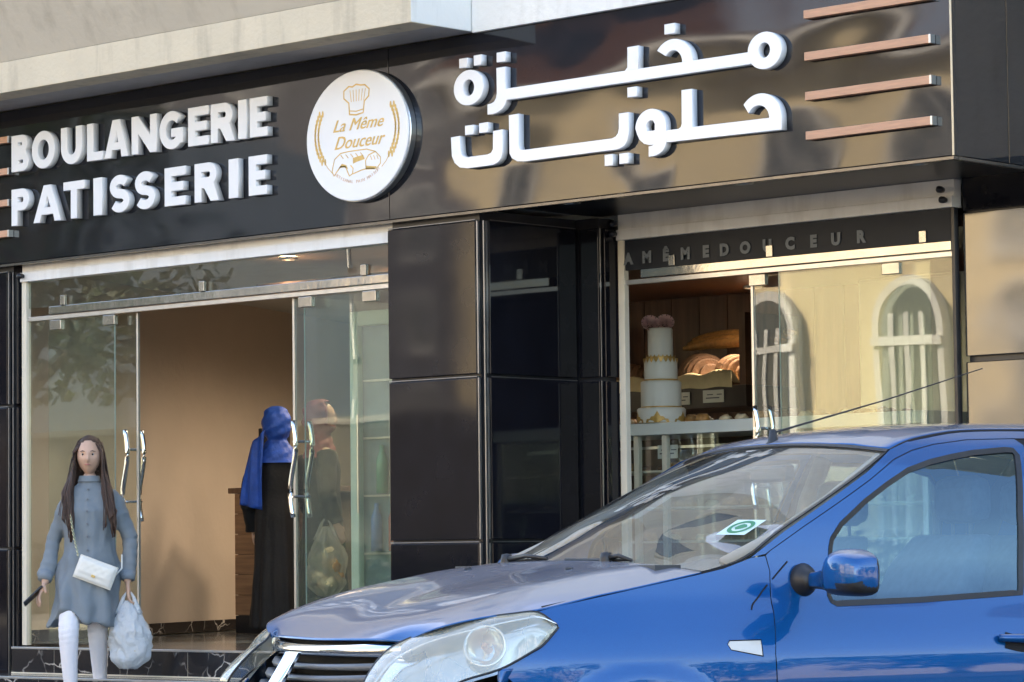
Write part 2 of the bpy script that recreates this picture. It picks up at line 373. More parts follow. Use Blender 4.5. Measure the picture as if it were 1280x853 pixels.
# ------------------------------------------------------------------ block letters
def G(ch, w, h, t):
    tv = t * .86
    if ch == 'E':
        m = h / 2
        return [[(0, 0), (w, 0), (w, tv), (t, tv), (t, m - tv / 2), (w * .90, m - tv / 2), (w * .90, m + tv / 2), (t, m + tv / 2), (t, h - tv), (w, h - tv), (w, h), (0, h)]]
    if ch == 'L': return [[(0, 0), (w, 0), (w, tv), (t, tv), (t, h), (0, h)]]
    if ch == 'I': return [[(0, 0), (w, 0), (w, h), (0, h)]]
    if ch == 'T':
        a = (w - t) / 2; return [[(a, 0), (a + t, 0), (a + t, h - tv), (w, h - tv), (w, h), (0, h), (0, h - tv), (a, h - tv)]]
    if ch == 'N':
        d = t * 1.75; return [[(0, 0), (t, 0), (t, h - d), (w - t, 0), (w, 0), (w, h), (w - t, h), (w - t, d), (t, h), (0, h)]]
    if ch == 'A':
        k = t * .56; s = t * 1.06
        def ix(z): return s + (w / 2 - s) * z / (h - t * .95)
        z1, z2 = h * .20, h * .20 + tv * .85
        return [[(0, 0), (s, 0), (ix(z1) - s * .08, z1), (w - ix(z1) + s * .08, z1), (w - s, 0), (w, 0), (w / 2 + k, h), (w / 2 - k, h)],
                [(ix(z2) + .003, z2), (w / 2, h - t * 1.05), (w - ix(z2) - .003, z2)]]
    if ch == 'O':
        return [arc(w / 2, h / 2, w / 2, h / 2 + .003, 0, 360, 36)[:-1], arc(w / 2, h / 2, w / 2 - t * .97, h / 2 - t * .86, 360, 0, 30)[:-1]]
    if ch == 'U':
        r = w / 2; ri = r - t
        return [[(0, h)] + arc(r, r, r, r + .002, 180, 360, 16) + [(w, h), (w - t, h)] + arc(r, r, ri, ri * 1.1, 360, 180, 12) + [(t, h)]]
    if ch in 'PR':
        hb = h * .40; rr = (h - hb) / 2
        o = [(0, 0), (t, 0)] + ([(t, hb)] if ch == 'P' else [(t, hb - .012), (w * .40, hb - .012), (w - t * 1.12, 0), (w + .006, 0)])
        x1 = w * (.97 if ch == 'P' else .93)
        o += arc(x1 - rr, hb + rr, rr, rr, -90 if ch == 'P' else -52, 90, 12) + [(0, h)]
        ri = rr - tv
        return [o, [(t, hb + tv)] + arc(x1 - rr, hb + rr, rr - t * .95, ri, -90, 90, 10) + [(t, h - tv)]]
    if ch == 'B':
        r1 = h * .27; r2 = h * .24
        return [[(0, 0)] + arc(w - r1, r1, r1, r1, -90, 50, 10) + arc(w * .93 - r2, h - r2, r2, r2, -50, 90, 10) + [(0, h)],
                [(t, tv * .95)] + arc(w - r1, r1 * 1.0, r1 - t * .93, r1 - tv * .97, -90, 90, 8) + [(t, r1 * 2 - tv * 1.0)],
                [(t, h - 2 * r2 + tv * .85)] + arc(w * .93 - r2, h - r2, r2 - t * .93, r2 - tv * .85, -90, 90, 8) + [(t, h - tv * .9)]]
    if ch == 'G':
        q = t * .93
        p = arc(w / 2 + .01, h / 2, w / 2 - q / 2, h / 2 - q / 2, 42, 325, 26)
        o = stroke(p, q); n = len(p)
        return [o[:n] + [(w, h * .12), (w, h * .56), (w * .52, h * .56), (w * .52, h * .56 - tv), (w - t, h * .56 - tv), (w - t, h * .25)][0:0] + o[n:]], [[(w - t, h * .14), (w, h * .14), (w, h * .54), (w * .52, h * .54), (w * .52, h * .54 - tv), (w - t, h * .54 - tv)]]
    if ch == 'S':
        q = t * .93; r = (h - q) / 4
        p = arc(w / 2, h - q / 2 - r, w / 2 - q / 2, r, 28, 268, 16) + arc(w / 2, q / 2 + r, w / 2 - q / 2, r, 88, -152, 16)
        return [stroke(p, q)]
YF = -.046
def word(s, boxes, z0, h, lb, cat='lettering'):
    e = empty('sign_lettering', (boxes[0][0], -.02, z0), 0, lb, cat)
    for i, (ch, (a, b)) in enumerate(zip(s, boxes)):
        g = G(ch, b - a, h, .062); dz = 0
        if isinstance(g, tuple):
            o = shape('letter', g[0], YF + .02, .0445, 'white', e, ox=a - boxes[0][0]); 
            shape('letter_bar', g[1], YF + .02 - .001, .0445, 'white', o, ox=a - boxes[0][0]); continue
        shape('letter', g, YF + .02, .0445, 'white', e, ox=a - boxes[0][0])
word('BOULANGERIE', [(-15.719, -15.545), (-15.515, -15.285), (-15.226, -15.020), (-14.973, -14.822), (-14.807, -14.581), (-14.55, -14.317), (-14.302, -14.078), (-14.032, -13.849), (-13.829, -13.624), (-13.589, -13.515), (-13.488, -13.335)], 3.553, .232, 'white raised block letters reading BOULANGERIE, the upper French word')
word('PATISSERIE', [(-15.719, -15.536), (-15.499, -15.225), (-15.203, -14.998), (-14.913, -14.83), (-14.757, -14.571), (-14.521, -14.334), (-14.247, -14.057), (-13.976, -13.765), (-13.674, -13.59), (-13.5, -13.342)], 3.211, .232, 'white raised block letters reading PATISSERIE, the lower French word')

# Arabic lettering, every stroke a raised plate
def ring(cx, cz, rx, rz, ix, iz, cx2=None, cz2=None):
    return [arc(cx, cz, rx, rz, 0, 360, 40)[:-1], arc(cx2 or cx, cz2 or cz, ix, iz, 360, 0, 28)[:-1]]
def sq(x0, x1, z0, z1): return [[(x0, z0), (x1, z0), (x1, z1), (x0, z1)]]
aw1 = empty('sign_lettering', (-10.7, -.02, 3.55), 0, 'white raised Arabic lettering of the upper line, with a long bar ending in a ring', 'lettering')
aw2 = empty('sign_lettering', (-10.7, -.02, 3.2), 0, 'white raised Arabic lettering of the lower line, beneath the line with the ring', 'lettering')
def A(e, nm, loops): return shape(nm, loops, YF + .02, .0445, 'white', e, ox=10.7, oz=-e.location.z)
A(aw1, 'letter', ring(-9.662, 3.616, .109, .095, .036, .038, -9.664, 3.618))
A(aw1, 'letter', [[(-9.7705, 3.6195), (-11.443, 3.6175), (-11.4415, 3.739), (-11.508, 3.739), (-11.507, 3.60), (-11.513, 3.575), (-11.528, 3.557), (-11.552, 3.549), (-11.577, 3.547), (-11.578, 3.490), (-11.54, 3.489), (-11.50, 3.495), (-11.465, 3.512), (-11.443, 3.535), (-11.434, 3.5555), (-9.7495, 3.5575), (-9.763, 3.58), (-9.769, 3.60)]])
A(aw1, 'letter', [[(-10.590, 3.6185), (-10.4967, 3.6185), (-10.494, 3.741), (-10.570, 3.741), (-10.572, 3.635)]])
ka = arc(-10.262, 3.619, .134, .128, 0, 142, 18); kb = arc(-10.262, 3.619, .062, .068, 140, 0, 12)
A(aw1, 'letter', [[(x, max(z, 3.6195)) for x, z in ka + kb]])
A(aw1, 'letter', ring(-11.717, 3.654, .113, .098, .041, .045))
for a, b, c, d in ((-11.787, -11.723, 3.768, 3.8205), (-11.677, -11.619, 3.77, 3.8265), (-11.505, -11.439, 3.768, 3.822), (-10.574, -10.507, 3.475, 3.528), (-10.316, -10.245, 3.776, 3.829)): A(aw1, 'dot', sq(a, b, c, d))
A(aw2, 'letter', [[(-11.856, 3.394), (-11.786, 3.395), (-11.782, 3.313), (-11.776, 3.293), (-11.761, 3.281), (-11.735, 3.273), (-11.582, 3.273), (-11.555, 3.280), (-11.541, 3.298), (-11.538, 3.397), (-11.467, 3.399), (-11.469, 3.275), (-11.480, 3.243), (-11.505, 3.222), (-11.541, 3.211), (-11.73, 3.210), (-11.79, 3.220), (-11.828, 3.248), (-11.85, 3.288)]])
A(aw2, 'letter', [[(-11.42, 3.471), (-11.348, 3.472), (-11.349, 3.300), (-11.342, 3.280), (-11.325, 3.272), (-10.685, 3.272), (-10.658, 3.280), (-10.643, 3.296), (-10.637, 3.32), (-10.636, 3.398), (-10.567, 3.398), (-10.569, 3.280), (-10.581, 3.245), (-10.603, 3.223), (-10.64, 3.210), (-11.31, 3.208), (-11.361, 3.214), (-11.402, 3.235), (-11.418, 3.262)]])
A(aw2, 'letter', [arc(-10.419, 3.305, .104, .095, 180, 0, 20) + [(-10.3155, 3.213), (-10.32, 3.196), (-10.335, 3.176), (-10.362, 3.159), (-10.395, 3.151), (-10.435, 3.15), (-10.434, 3.205), (-10.412, 3.206), (-10.398, 3.212), (-10.43, 3.211), (-10.465, 3.221), (-10.496, 3.246), (-10.512, 3.275)],
                  [(-10.444, 3.285), (-10.392, 3.285), (-10.391, 3.318), (-10.402, 3.336), (-10.418, 3.341), (-10.438, 3.333), (-10.448, 3.315)]])
ha = arc(-9.698, 3.270, .137, .132, 0, 140, 18); hb = arc(-9.71, 3.2725, .07, .07, 150, 3, 12)
A(aw2, 'letter', [[(-10.3145, 3.276), (-10.231, 3.277), (-10.215, 3.285), (-10.21, 3.30), (-10.208, 3.475), (-10.138, 3.474), (-10.139, 3.2765), (-9.641, 3.2725)] + hb[::-1] + ha[::-1] + [(-9.561, 3.205), (-10.3145, 3.2135)]])
for a, b, c, d in ((-11.748, -11.683, 3.3945, 3.4465), (-11.642, -11.575, 3.395, 3.4495), (-10.738, -10.681, 3.13, 3.189), (-10.636, -10.572, 3.131, 3.186)): A(aw2, 'dot', sq(a, b, c, d))

# round sign
rs = empty('round_sign', (-12.58, 0, 3.475), 0, 'round white light box sign with gold baker hat, wheat and bread emblem', 'sign')
def disc_prof(rx, rz, y0, y1, bev=.004, n=72):
    s = MB(); pf = [(0, y0), (1 - bev / rx, y0), (1, y0 + bev), (1, y1)]
    for r, y in pf:
        for k in range(n):
            t = 2 * PI * k / n; s.v.append((r * rx * math.cos(t), y, r * rz * math.sin(t)))
    for i in range(3):
        for k in range(n): s.f.append((i * n + k, i * n + (k + 1) % n, (i + 1) * n + (k + 1) % n, (i + 1) * n + k))
    return s
disc_prof(.412, .372, -.06, .0).build('face', 'white', rs)
disc_prof(.417, .377, -.045, -.003).build('rim', 'alu', rs)
def em(name, pts, w, closed=False):
    return shape(name, [stroke(pts, w)], -.0612, .001, 'gold', rs, bevel=0)
hat = []
em('hat_outline', [(-.055, .125), (-.06, .19), (-.10, .22), (-.10, .262), (-.06, .285), (-.03, .28), (0, .292), (.035, .284), (.07, .282), (.105, .255), (.10, .215), (.065, .19), (.055, .125), (0, .118), (-.055, .125)], .009)
em('hat_band', [(-.052, .145), (0, .138), (.052, .145)], .006)
for x in (-.05, -.025, 0, .025, .05, .075): em('hat_pleat', [(x * .8, .195), (x, .262)], .004)
for sd_ in (-1, 1):
    for i in range(13):
        t = i / 12; ang = R(152 + t * 62); x, z = .325 * math.cos(ang) * (1 if sd_ < 0 else -1), .02 + .27 * math.sin(ang)
        dx, dz = -math.sin(ang), math.cos(ang)
        for q in (-1, 1):
            ox_, oz_ = x + q * .013, z + .002
            a0 = math.atan2(.02, .012 * q)
            shape('wheat_grain', [[(ox_ + .0085 * math.cos(b) * .9, oz_ + .020 * math.sin(b)) for b in [2 * PI * k / 8 for k in range(8)]]], -.0612, .001, 'gold', rs, bevel=0)
em('wheat_stem', [(-.268, -.12), (-.235, -.165), (-.19, -.205)], .004)
em('wheat_stem', [(.268, -.12), (.235, -.165), (.2, -.195)], .004)
text_mesh('name_text', 'La Même', .098, 'gold', rs, (0.005, -.0612, .034), shear=.45, bold=0, spacing=1.0, sx=1.12)
text_mesh('name_text', 'Douceur', .104, 'gold', rs, (0.01, -.0612, -.066), shear=.45, bold=0, spacing=1.0, sx=1.05)
text_mesh('name_text', 'La Même', .098, 'gold', rs, (0.0085, -.0617, .0345), shear=.45, sx=1.12)
text_mesh('name_text', 'Douceur', .104, 'gold', rs, (0.0135, -.0617, -.0655), shear=.45, sx=1.05)
# croissant and loaf drawing
em('bread_outline', [(-.195, -.165), (-.2, -.19), (-.185, -.215), (-.165, -.195), (-.13, -.165), (-.09, -.17), (-.075, -.2), (-.06, -.225), (-.035, -.215), (-.03, -.185), (-.05, -.165)], .007)
em('bread_outline', [(-.195, -.165), (-.18, -.12), (-.13, -.09), (-.06, -.085), (.0, -.085), (.08, -.085), (.15, -.105), (.19, -.14), (.19, -.175), (.16, -.2), (.09, -.195), (.04, -.2), (-.03, -.215)], .006)
em('bread_outline', [(.075, -.195), (.07, -.15), (.095, -.12), (.15, -.105)], .006)
for x in (-.13, -.09, -.05, -.01, .03): em('bread_score', [(x, -.1), (x + .022, -.122)], .005)
for x in (.11, .135, .16): em('bread_score', [(x, -.125), (x + .012, -.15)], .004)
shape('bread_shade', [[(-.155, -.18), (-.12, -.15), (-.085, -.16), (-.07, -.185), (-.10, -.172), (-.13, -.172)]], -.0612, .001, 'gold', rs, bevel=0)
shape('bread_shade', [[(-.03, -.125), (.05, -.115), (.065, -.14), (.0, -.15), (-.03, -.158)]], -.0612, .001, 'gold', rs, bevel=0)
shape('bread_shade', [[(.07, -.178), (.16, -.19), (.14, -.205), (.075, -.2)]], -.0612, .001, 'gold', rs, bevel=0)
import itertools
tl = 'ARTISANAL PAIN MAISON'
for i, ch in enumerate(tl):
    if ch == ' ': continue
    a = R(-90 + (i - len(tl) / 2 + .5) * 3.6); text_mesh('small_text', ch, .026, mat('small_print', (.72, .48, .32), .6), rs, (.0 + .30 * math.cos(a), -.0612, .03 + .30 * math.sin(a)), rot=a + PI / 2)

# ------------------------------------------------------------------ cladding columns
def column(label, loc, panels, trims, rz=0):
    e = empty('cladding_column', loc, rz, label, 'column')
    for (x0, x1, y0, y1, z0, z1) in panels: MB().box(x0 - loc[0], x1 - loc[0], y0 - loc[1], y1 - loc[1], z0 - loc[2], z1 - loc[2]).build('panel', 'panel_low', e, bevel=.004)
    for (x0, x1, y0, y1, z0, z1) in trims: MB().box(x0 - loc[0], x1 - loc[0], y0 - loc[1], y1 - loc[1], z0 - loc[2], z1 - loc[2]).build('edge_trim', mat('panel_edge_profile', (.30, .30, .31), .3, .9, var=.2), e, bevel=.001)
    return e
ZS = ((.14, 1.165), (1.185, 2.068), (2.09, 2.93))
P = []; T = []
for z0, z1 in ZS:
    P.append((-12.43, -11.752, .03, .055, z0, z1)); T.append((-11.748, -11.738, .034, .05, z0, z1))
    T.append((-12.43, -11.752, .032, .05, z1 + .004, z1 + .009))
    P.append((-11.74, -11.715, .105, .82, z0, z1)); T.append((-11.7145, -11.712, .075, .09, z0, z1))
    P.append((-11.715, -11.565, .84, .865, z0, z1)); T.append((-11.557, -11.552, .842, .85, z0, z1))
    P.append((-11.575, -11.55, .88, .99, z0, z1))
    T.append((-11.715, -11.713, .11, .82, z1 + .004, z1 + .009))
T.append((-11.715, -11.707, .052, .062, .14, 2.93))
col1 = column('black glossy panelled column between the open entrance and the cake window', (-12.1, .05, .13), P, T)
MB().box(-12.42 + 12.1, -11.745 + 12.1, .01, .8, 0, 2.86).build('core', 'trim', col1)
MB().box(-11.76 + 12.1, -11.58 + 12.1, .81, .95, 0, 2.86).build('core', 'trim', col1)
P = []; T = []
for z0, z1 in ZS:
    P.append((-17.1, -15.86, .03, .055, z0, z1)); T.append((-15.855, -15.848, .034, .05, z0, z1)); P.append((-15.815, -15.79, .06, .17, z0, z1))
    T.append((-17.1, -15.86, .032, .05, z1 + .004, z1 + .009))
    T.append((-15.825, -15.82, .045, .055, z0, z1))
col0 = column('narrow black glossy column at the left edge beside the glass entrance', (-16.4, .05, .13), P, T)
MB().box(-.65, .57, .01, .1, 0, 2.85).build('core', 'trim', col0)
P = []; T = []
for z0, z1 in ((.14, 1.165), (1.185, 2.062), (2.092, 2.835), (2.845, 3.10)):
    P.append((-9.225, -8.0, 1.03, 1.055, z0, z1))
col2 = column('polished cladding column right of the cake window, reflecting golden light', (-8.8, 1.05, .13), P, T)
MB().box(-.42, .8, .01, .25, 0, 2.8).build('core', 'trim', col2)
for pnl in col2.children:
    if pnl.name.startswith('panel') and min(v.co.z for v in pnl.data.vertices) < 2.6: pnl.data.materials[0] = M['panel_bright']  # lower panels boosted; dim top panel stands in for the reflected soffit

# ------------------------------------------------------------------ glazed shopfronts
def shopfront(label, X0, X1, Y, zt, rail0, fixed, leafs, clips, fittings, handles, sign=None):
    """X0..X1 opening, Y glass plane; fixed panes, sliding leaves behind them"""
    e = empty('glass_shopfront', (X0, Y, .56), 0, label, 'shopfront')
    def b(name, x0, x1, y0, y1, z0, z1, m, par=e, **k): return MB().box(x0 - X0, x1 - X0, y0, y1, z0 - .56, z1 - .56).build(name, m, par, **k)
    b('header', X0, X1, -.035, .05, 2.865, 2.925, 'whitepaint', bevel=.003)
    b('header', X0, X1, -.015, .05, 2.925, 2.972 if Y < .5 else 3.012, 'whitepaint')
    b('frame_post', X0, X0 + .045, -.02, .02, .565, 2.865, 'cream', bevel=.002)
    b('frame_post', X1 - .02, X1, -.02, .02, .565, 2.865, 'trim', bevel=.002)
    b('rail', rail0, X1 - .02, -.025, .03, 2.642, 2.692, 'steel', bevel=.003)
    b('head_channel', X0 + .045, X1 - .02, -.01, .02, 2.612, 2.638, 'alu', bevel=.001)
    b('transom_pane', X0 + .045, X1 - .02, .0, .006, 2.694, 2.864, 'glass')
    for x in clips: c = b('clip', x - .022, x + .022, -.03, -.008, 2.694, 2.756, 'chrome_dull', bevel=.002)
    for x in fittings: b('patch_fitting', x - .055, x + .055, -.014, .018, 2.545, 2.606, 'chrome_dull', bevel=.003)
    for x0, x1 in fixed:
        b('fixed_pane', x0, x1, 0, .008, .575, 2.61, 'glass')
        b('pane_edge', x1 if x1 < X1 - .1 else x0 - .002, (x1 if x1 < X1 - .1 else x0 - .002) + .002, .0, .008, .575, 2.61, mat('glass_edge', (.25, .33, .29), .2))
    return e
shopfront('glass entrance front with sliding doors under a white header, left of the black column', -15.775, -12.435, .10, 2.87, -15.50,
          [(-15.725, -14.89), (-13.19, -12.46)], [], (-15.36, -14.05, -12.67), (-15.45, -14.93, -13.17, -12.64), ('', 0))
shopfront('glass window front with one open leaf in front of the wedding cake', -11.54, -9.245, 1.0, 2.87, -11.37,
          [(-10.41, -9.27)], [], (-11.14, -10.45, -9.44), (-10.55, -9.66), ('', 0))
def leaf(x0, x1, xe, Y, lb, amp):
    cx = (x0 + x1) / 2; d = empty('sliding_door', (cx, Y, .57), 0, lb, 'door')
    MB().box(x0 - cx, x1 - cx, 0, .008, .01, 2.04).build('pane', 'glass', d)
    MB().box(xe - cx - .008, xe - cx + .008, -.006, .014, .01, 2.04).build('edge_strip', 'alu', d, bevel=.002)
    s = 1 if xe < cx else -1
    for yy in (-.062, .07):
        hx = xe - cx + .05 * s
        pts = [(hx + .024 * math.sin((t - .5) * 2 * PI) * amp, yy, .76 + t * .56) for t in [i / 20 for i in range(21)]]
        h = MB().tube(pts, .015, 10).build('pull_handle', 'chrome', d, smooth=True)
        for zz in (.88, 1.2): MB().tube([(hx, yy, zz), (hx, .004, zz)], .008, 8).build('standoff', 'chrome', h)
leaf(-15.60, -14.735, -14.735, .155, 'glass sliding door with S-shaped chrome pulls behind the walking woman', 1)
leaf(-13.335, -12.50, -13.335, .155, 'glass sliding door with S-shaped chrome pulls beside the woman in black', 1)
leaf(-10.64, -9.46, -10.64, 1.06, 'glass sliding door right of the wedding cake', 1)
# bolts on the header ends
for x, y, z, lb in ((-15.735, .04, 2.90, 'left end of the entrance header'), (-11.53, .93, 2.90, 'lower left end of the cake window header'), (-11.53, .93, 2.955, 'upper left end of the cake window header'), (-9.29, .93, 2.955, 'upper right end of the cake window header'), (-9.275, .93, 2.90, 'lower right end of the cake window header')):
    o = MB().lathe([(.0, -.026), (.010, -.026), (.010, -.02), (.018, -.018), (.018, 0), (.014, .02)], 16, axis='y').build('cable_knob', 'trim', smooth=True, label='small dark round knob at the ' + lb, cat='knob'); o.location = (x, y, z)
# name band behind the right transom
nb = empty('name_band', (-10.4, .986, 2.78), 0, 'dark band with spaced grey capitals above the cake window', 'sign')
MB().box(-1.09, 1.13, .0, .01, -.088, .083).build('band', mat('navy_film', (.008, .012, .020), .55, var=.2), nb)
lx = [787.5, 812.5, 837.7, 863.2, 889.5, 913, 939, 966, 993.5, 1021, 1047, 1075.5]
gm = mat('grey_vinyl_letter', (.15, .17, .19), .5, var=.1)
for px, ch in zip(lx, 'AMÊMEDOUCEUR'):
    X = -11.46 + (px - 787.5) / (1075.5 - 787.5) * 1.62 + ((px - 787.5) / 288 - ((px - 787.5) / 288) ** 2) * -.05
    t = text_mesh('letter', ch, .086, gm, nb, (X + 10.4, -.0075, -.052), bold=.005, ext=.001)

# ------------------------------------------------------------------ things inside the shop
# wedding cake on the display case
CX, CY, CZ = -12.075, 1.98, 1.873
ck = empty('wedding_cake', (CX, CY, CZ), 0, 'tall white four tiered wedding cake with gold trim and pink sugar roses', 'cake')
ck.scale = (1.08, 1.08, 1.08)
fond = mat('white_fondant', (.80, .77, .70), .5, var=.04, bump=.05)
gpaint = mat('gold_icing', (.60, .36, .10), .4, .3, var=.2, scale=60)
zz = 0
for r, h in ((.135, .085), (.113, .150), (.093, .125), (.070, .17)):
    MB().lathe([(0, zz), (r - .004, zz), (r, zz + .004), (r, zz + h - .008), (r - .008, zz + h), (0, zz + h)], 40).build('tier', fond, ck, smooth=True)
    if r > .08: MB().lathe([(r * .83, zz + h - .002), (r * .86, zz + h + .004), (r * .83, zz + h + .009)], 40).build('gold_rim', gpaint, ck, smooth=True)
    if r == .093:
        mb = MB()
        for k in range(22):
            t = 2 * PI * k / 22; c_, s_ = math.cos(t), math.sin(t); n0 = len(mb.v); rr = r + .004
            for dt, z in ((-.13, 0), (.13, 0), (.10, -.012), (0, -.026), (-.10, -.012)): mb.v.append((rr * math.cos(t + dt), rr * math.sin(t + dt), zz + h + z))
            mb.f.append(tuple(range(n0, n0 + 5)))
        for k in range(22):
            t = 2 * PI * (k + .5) / 22; n0 = len(mb.v); rr = r - .01
            for dt, z in ((-.1, 0), (.1, 0), (.06, .012), (0, .02), (-.06, .012)): mb.v.append((rr * math.cos(t + dt), rr * math.sin(t + dt), zz + h + z))
            mb.f.append(tuple(range(n0, n0 + 5)))
        mb.build('gold_lace', gpaint, ck)
    zz += h
for a0 in (-125, -60, 10, 180):       # gold filigree on the lowest tier
    lp = [(-.07, 0), (-.062, .02), (-.045, .022), (-.035, .034), (-.018, .036), (0, .066), (.018, .036), (.035, .034), (.045, .022), (.062, .02), (.07, 0)]
    mb = MB(); mb.v = [(.1375 * math.cos(R(a0) + x / .1375), .1375 * math.sin(R(a0) + x / .1375), z) for x, z in lp]; mb.v.append((.1375 * math.cos(R(a0)), .1375 * math.sin(R(a0)), .0))
    mb.f = [(i, i + 1, 11) for i in range(10)]; mb.build('filigree', gpaint, ck)
pink = mat('pink_sugar', (.85, .58, .58), .6, var=.25, scale=30)
for dx, dz in ((-.042, .0), (.042, .003)):
    mb = MB()
    for L_ in range(5):
        n_ = 3 + L_ * 2; r0 = .006 + L_ * .0085
        for k in range(n_):
            t = 2 * PI * k / n_ + L_ * .7; w_ = 2.6 / n_; n0 = len(mb.v)
            for a_, zc in ((-w_, 0), (0, -.004), (w_, 0)):
                for z_, rr in ((-.018, r0 * .55), (0.002, r0), (.022 - L_ * .003, r0 * 1.25)):
                    mb.v.append((rr * math.cos(t + a_), rr * math.sin(t + a_), z_ + zc))
            for i in range(2):
                for j in range(2): q = n0 + i * 3 + j; mb.f.append((q, q + 3, q + 4, q + 1))
    o = mb.build('rose', pink, ck, smooth=True); o.location = (dx * .8, dx * .6 - .02, zz + .026 + dz); o.rotation_euler = (R(62), 0, R(45))
# display case
dc = empty('display_case', (-11.2, 2.15, .56), 0, 'white framed glass display counter carrying the wedding cake', 'display case')
wf = mat('white_case_enamel', (.62, .68, .68), .3, var=.05)
def dcb(n, x0, x1, y0, y1, z0, z1, m, **k): return MB().box(x0 + 11.2, x1 + 11.2, y0 - 2.15, y1 - 2.15, z0 - .56, z1 - .56).build(n, m, dc, **k)
dcb('top', -13.2, -10.08, 1.86, 2.5, 1.80, 1.872, wf, bevel=.004)
dcb('base', -13.2, -10.08, 1.95, 2.5, .565, .95, wf, bevel=.004)
for x in (-13.2, -12.22, -12.0, -11.0, -10.12): dcb('post', x, x + .035, 1.89, 1.925, .95, 1.798, 'cream')
dcb('front_pane', -13.15, -10.12, 1.895, 1.9, .95, 1.795, 'glassc')
for z in (1.16, 1.36, 1.58): dcb('shelf', -13.15, -10.12, 1.94, 2.46, z, z + .012, 'cream')
dcb('back_panel', -13.2, -10.08, 2.47, 2.49, .952, 1.798, 'indark')
dcb('rail', -12.9, -10.3, 1.95, 1.98, 1.72, 1.735, 'alu')
# pastries on the shelves and on the counter top
crust = mat('golden_pastry_crust', (.52, .27, .09), .5, var=.5, scale=30, bump=.3, bscale=60)
choc = mat('chocolate_pastry', (.13, .06, .035), .4, var=.4, scale=30)
crm = mat('cream_pastry', (.66, .55, .38), .5, var=.2, scale=30)
def blob(name, rx, ry, rz, m, segs=10, rough=.25, seed=0, **k):
    mb = MB()
    for i in range(segs // 2 + 1):
        ph = PI * i / (segs // 2)
        for j in range(segs):
            t = 2 * PI * j / segs; p = Vector((math.sin(ph) * math.cos(t), math.sin(ph) * math.sin(t), -math.cos(ph)))
            f = 1 + rough * noise.noise(p * 1.7 + Vector((seed * 3.1, 0, 0)))
            mb.v.append((p.x * rx * f, p.y * ry * f, max(-.6, p.z) * rz * f + .6 * rz))
    for i in range(segs // 2):
        for j in range(segs): a = i * segs + j; b = i * segs + (j + 1) % segs; mb.f.append((a, b, b + segs, a + segs))
    return mb.build(name, m, smooth=True, **k)
protos = [blob('pastry', .055, .035, .03, crust, 12, .5, 1), blob('pastry', .04, .04, .022, choc, 12, .2, 2), blob('pastry', .045, .035, .025, crm, 12, .4, 3)]
PL = [('small golden baked pastry on the shelves or top of the display counter', 'golden pastries'), ('small dark chocolate pastry on the display counter or its shelves', 'chocolate pastries'), ('small pale cream pastry on the display counter or its shelves', 'cream pastries')]
usedp = set()
def put(i, x, y, z, rz, where):
    o = protos[i]
    if i in usedp: o = o.copy(); COL.objects.link(o)
    usedp.add(i); o.location = (x, y, z); o.rotation_euler = (0, 0, rz); o['label'] = ('small golden baked pastry', 'small dark chocolate pastry', 'small pale cream pastry')[i] + ' ' + where; o['category'] = 'pastry'; o['group'] = ('golden', 'chocolate', 'cream')[i] + ' pastries ' + where
rg = random.Random(3)
for z, where in ((1.172, 'on the lowest shelf of the display counter'), (1.372, 'on the middle shelf of the display counter'), (1.592, 'on the upper shelf of the display counter')):
    for k in range(24):
        put(0 if rg.random() < .7 else rg.choice((1, 2)), -12.95 + k * .118 + rg.uniform(-.02, .02), rg.uniform(2.0, 2.12), z, rg.uniform(0, 3), where)
for k in range(34):
    x = -12.8 + (k % 17) * .145 + rg.uniform(-.03, .03)
    if abs(x - CX) < .17 and k < 17: continue
    put(rg.choice((0, 1, 1, 2, 2)), x, 2.05 + (k // 17) * .2 + rg.uniform(-.04, .04), 1.873, rg.uniform(0, 3), ('in the front row' if k < 17 else 'in the rear row') + ' on top of the display counter')
tray = MB().box(-.5, .5, -.12, .12, 0, .012).build('pastry_tray', 'steel', label='flat steel tray under the pastries right of the cake', cat='tray', bevel=.003); tray.location = (-11.2, 2.36, 1.872)
# bread shelf on the walnut wall
bs = empty('bread_shelf', (-13.0, 3.45, 2.12), 0, 'dark wall shelf holding a cloth lined tray of sliced round loaves', 'shelf')
MB().box(-.95, .62, -.27, .28, -.10, .04).build('shelf_board', mat('dark_shelf', (.028, .018, .016), .35, var=.3), bs, bevel=.004)
MB().box(-.95, -.90, -.27, .28, .04, .50).build('side', 'woodv', bs); MB().box(.57, .62, -.27, .28, .04, .50).build('side', 'woodv', bs)
cl = MB(); N = 40
for i in range(N + 1):
    x = -.88 + 1.40 * i / N; sag = .035 * math.sin(i * .9) * .3
    for y, z in ((-.285, .03 + sag * .4), (-.29, .115 + sag + .03 * max(0, (i - 30) / 10)), (-.26, .125 + sag), (-.20, .06), (.2, .06)): cl.v.append((x, y, z))
for i in range(N):
    for j in range(4): a = i * 5 + j; cl.f.append((a, a + 5, a + 6, a + 1))
cloth = cl.build('bread_cloth', mat('cream_cloth', (.62, .52, .32), .85, var=.15, scale=20), smooth=True, label='cream cloth lining the bread tray with a turned up edge', cat='cloth'); cloth.location = bs.location
dark_crust = mat('brown_loaf_crust', (.27, .15, .085), .6, var=.45, scale=18, bump=.3, bscale=60)
crumb = mat('bread_crumb', (.46, .34, .21), .8, var=.15, scale=30)
lbl = ['leftmost sliced loaf leaning half hidden behind the cake', 'pale sliced loaf just left of the cake', 'loaf directly behind the cake', 'big round dark sliced loaf right of the cake', 'rearmost dark round loaf beside the shelf side']
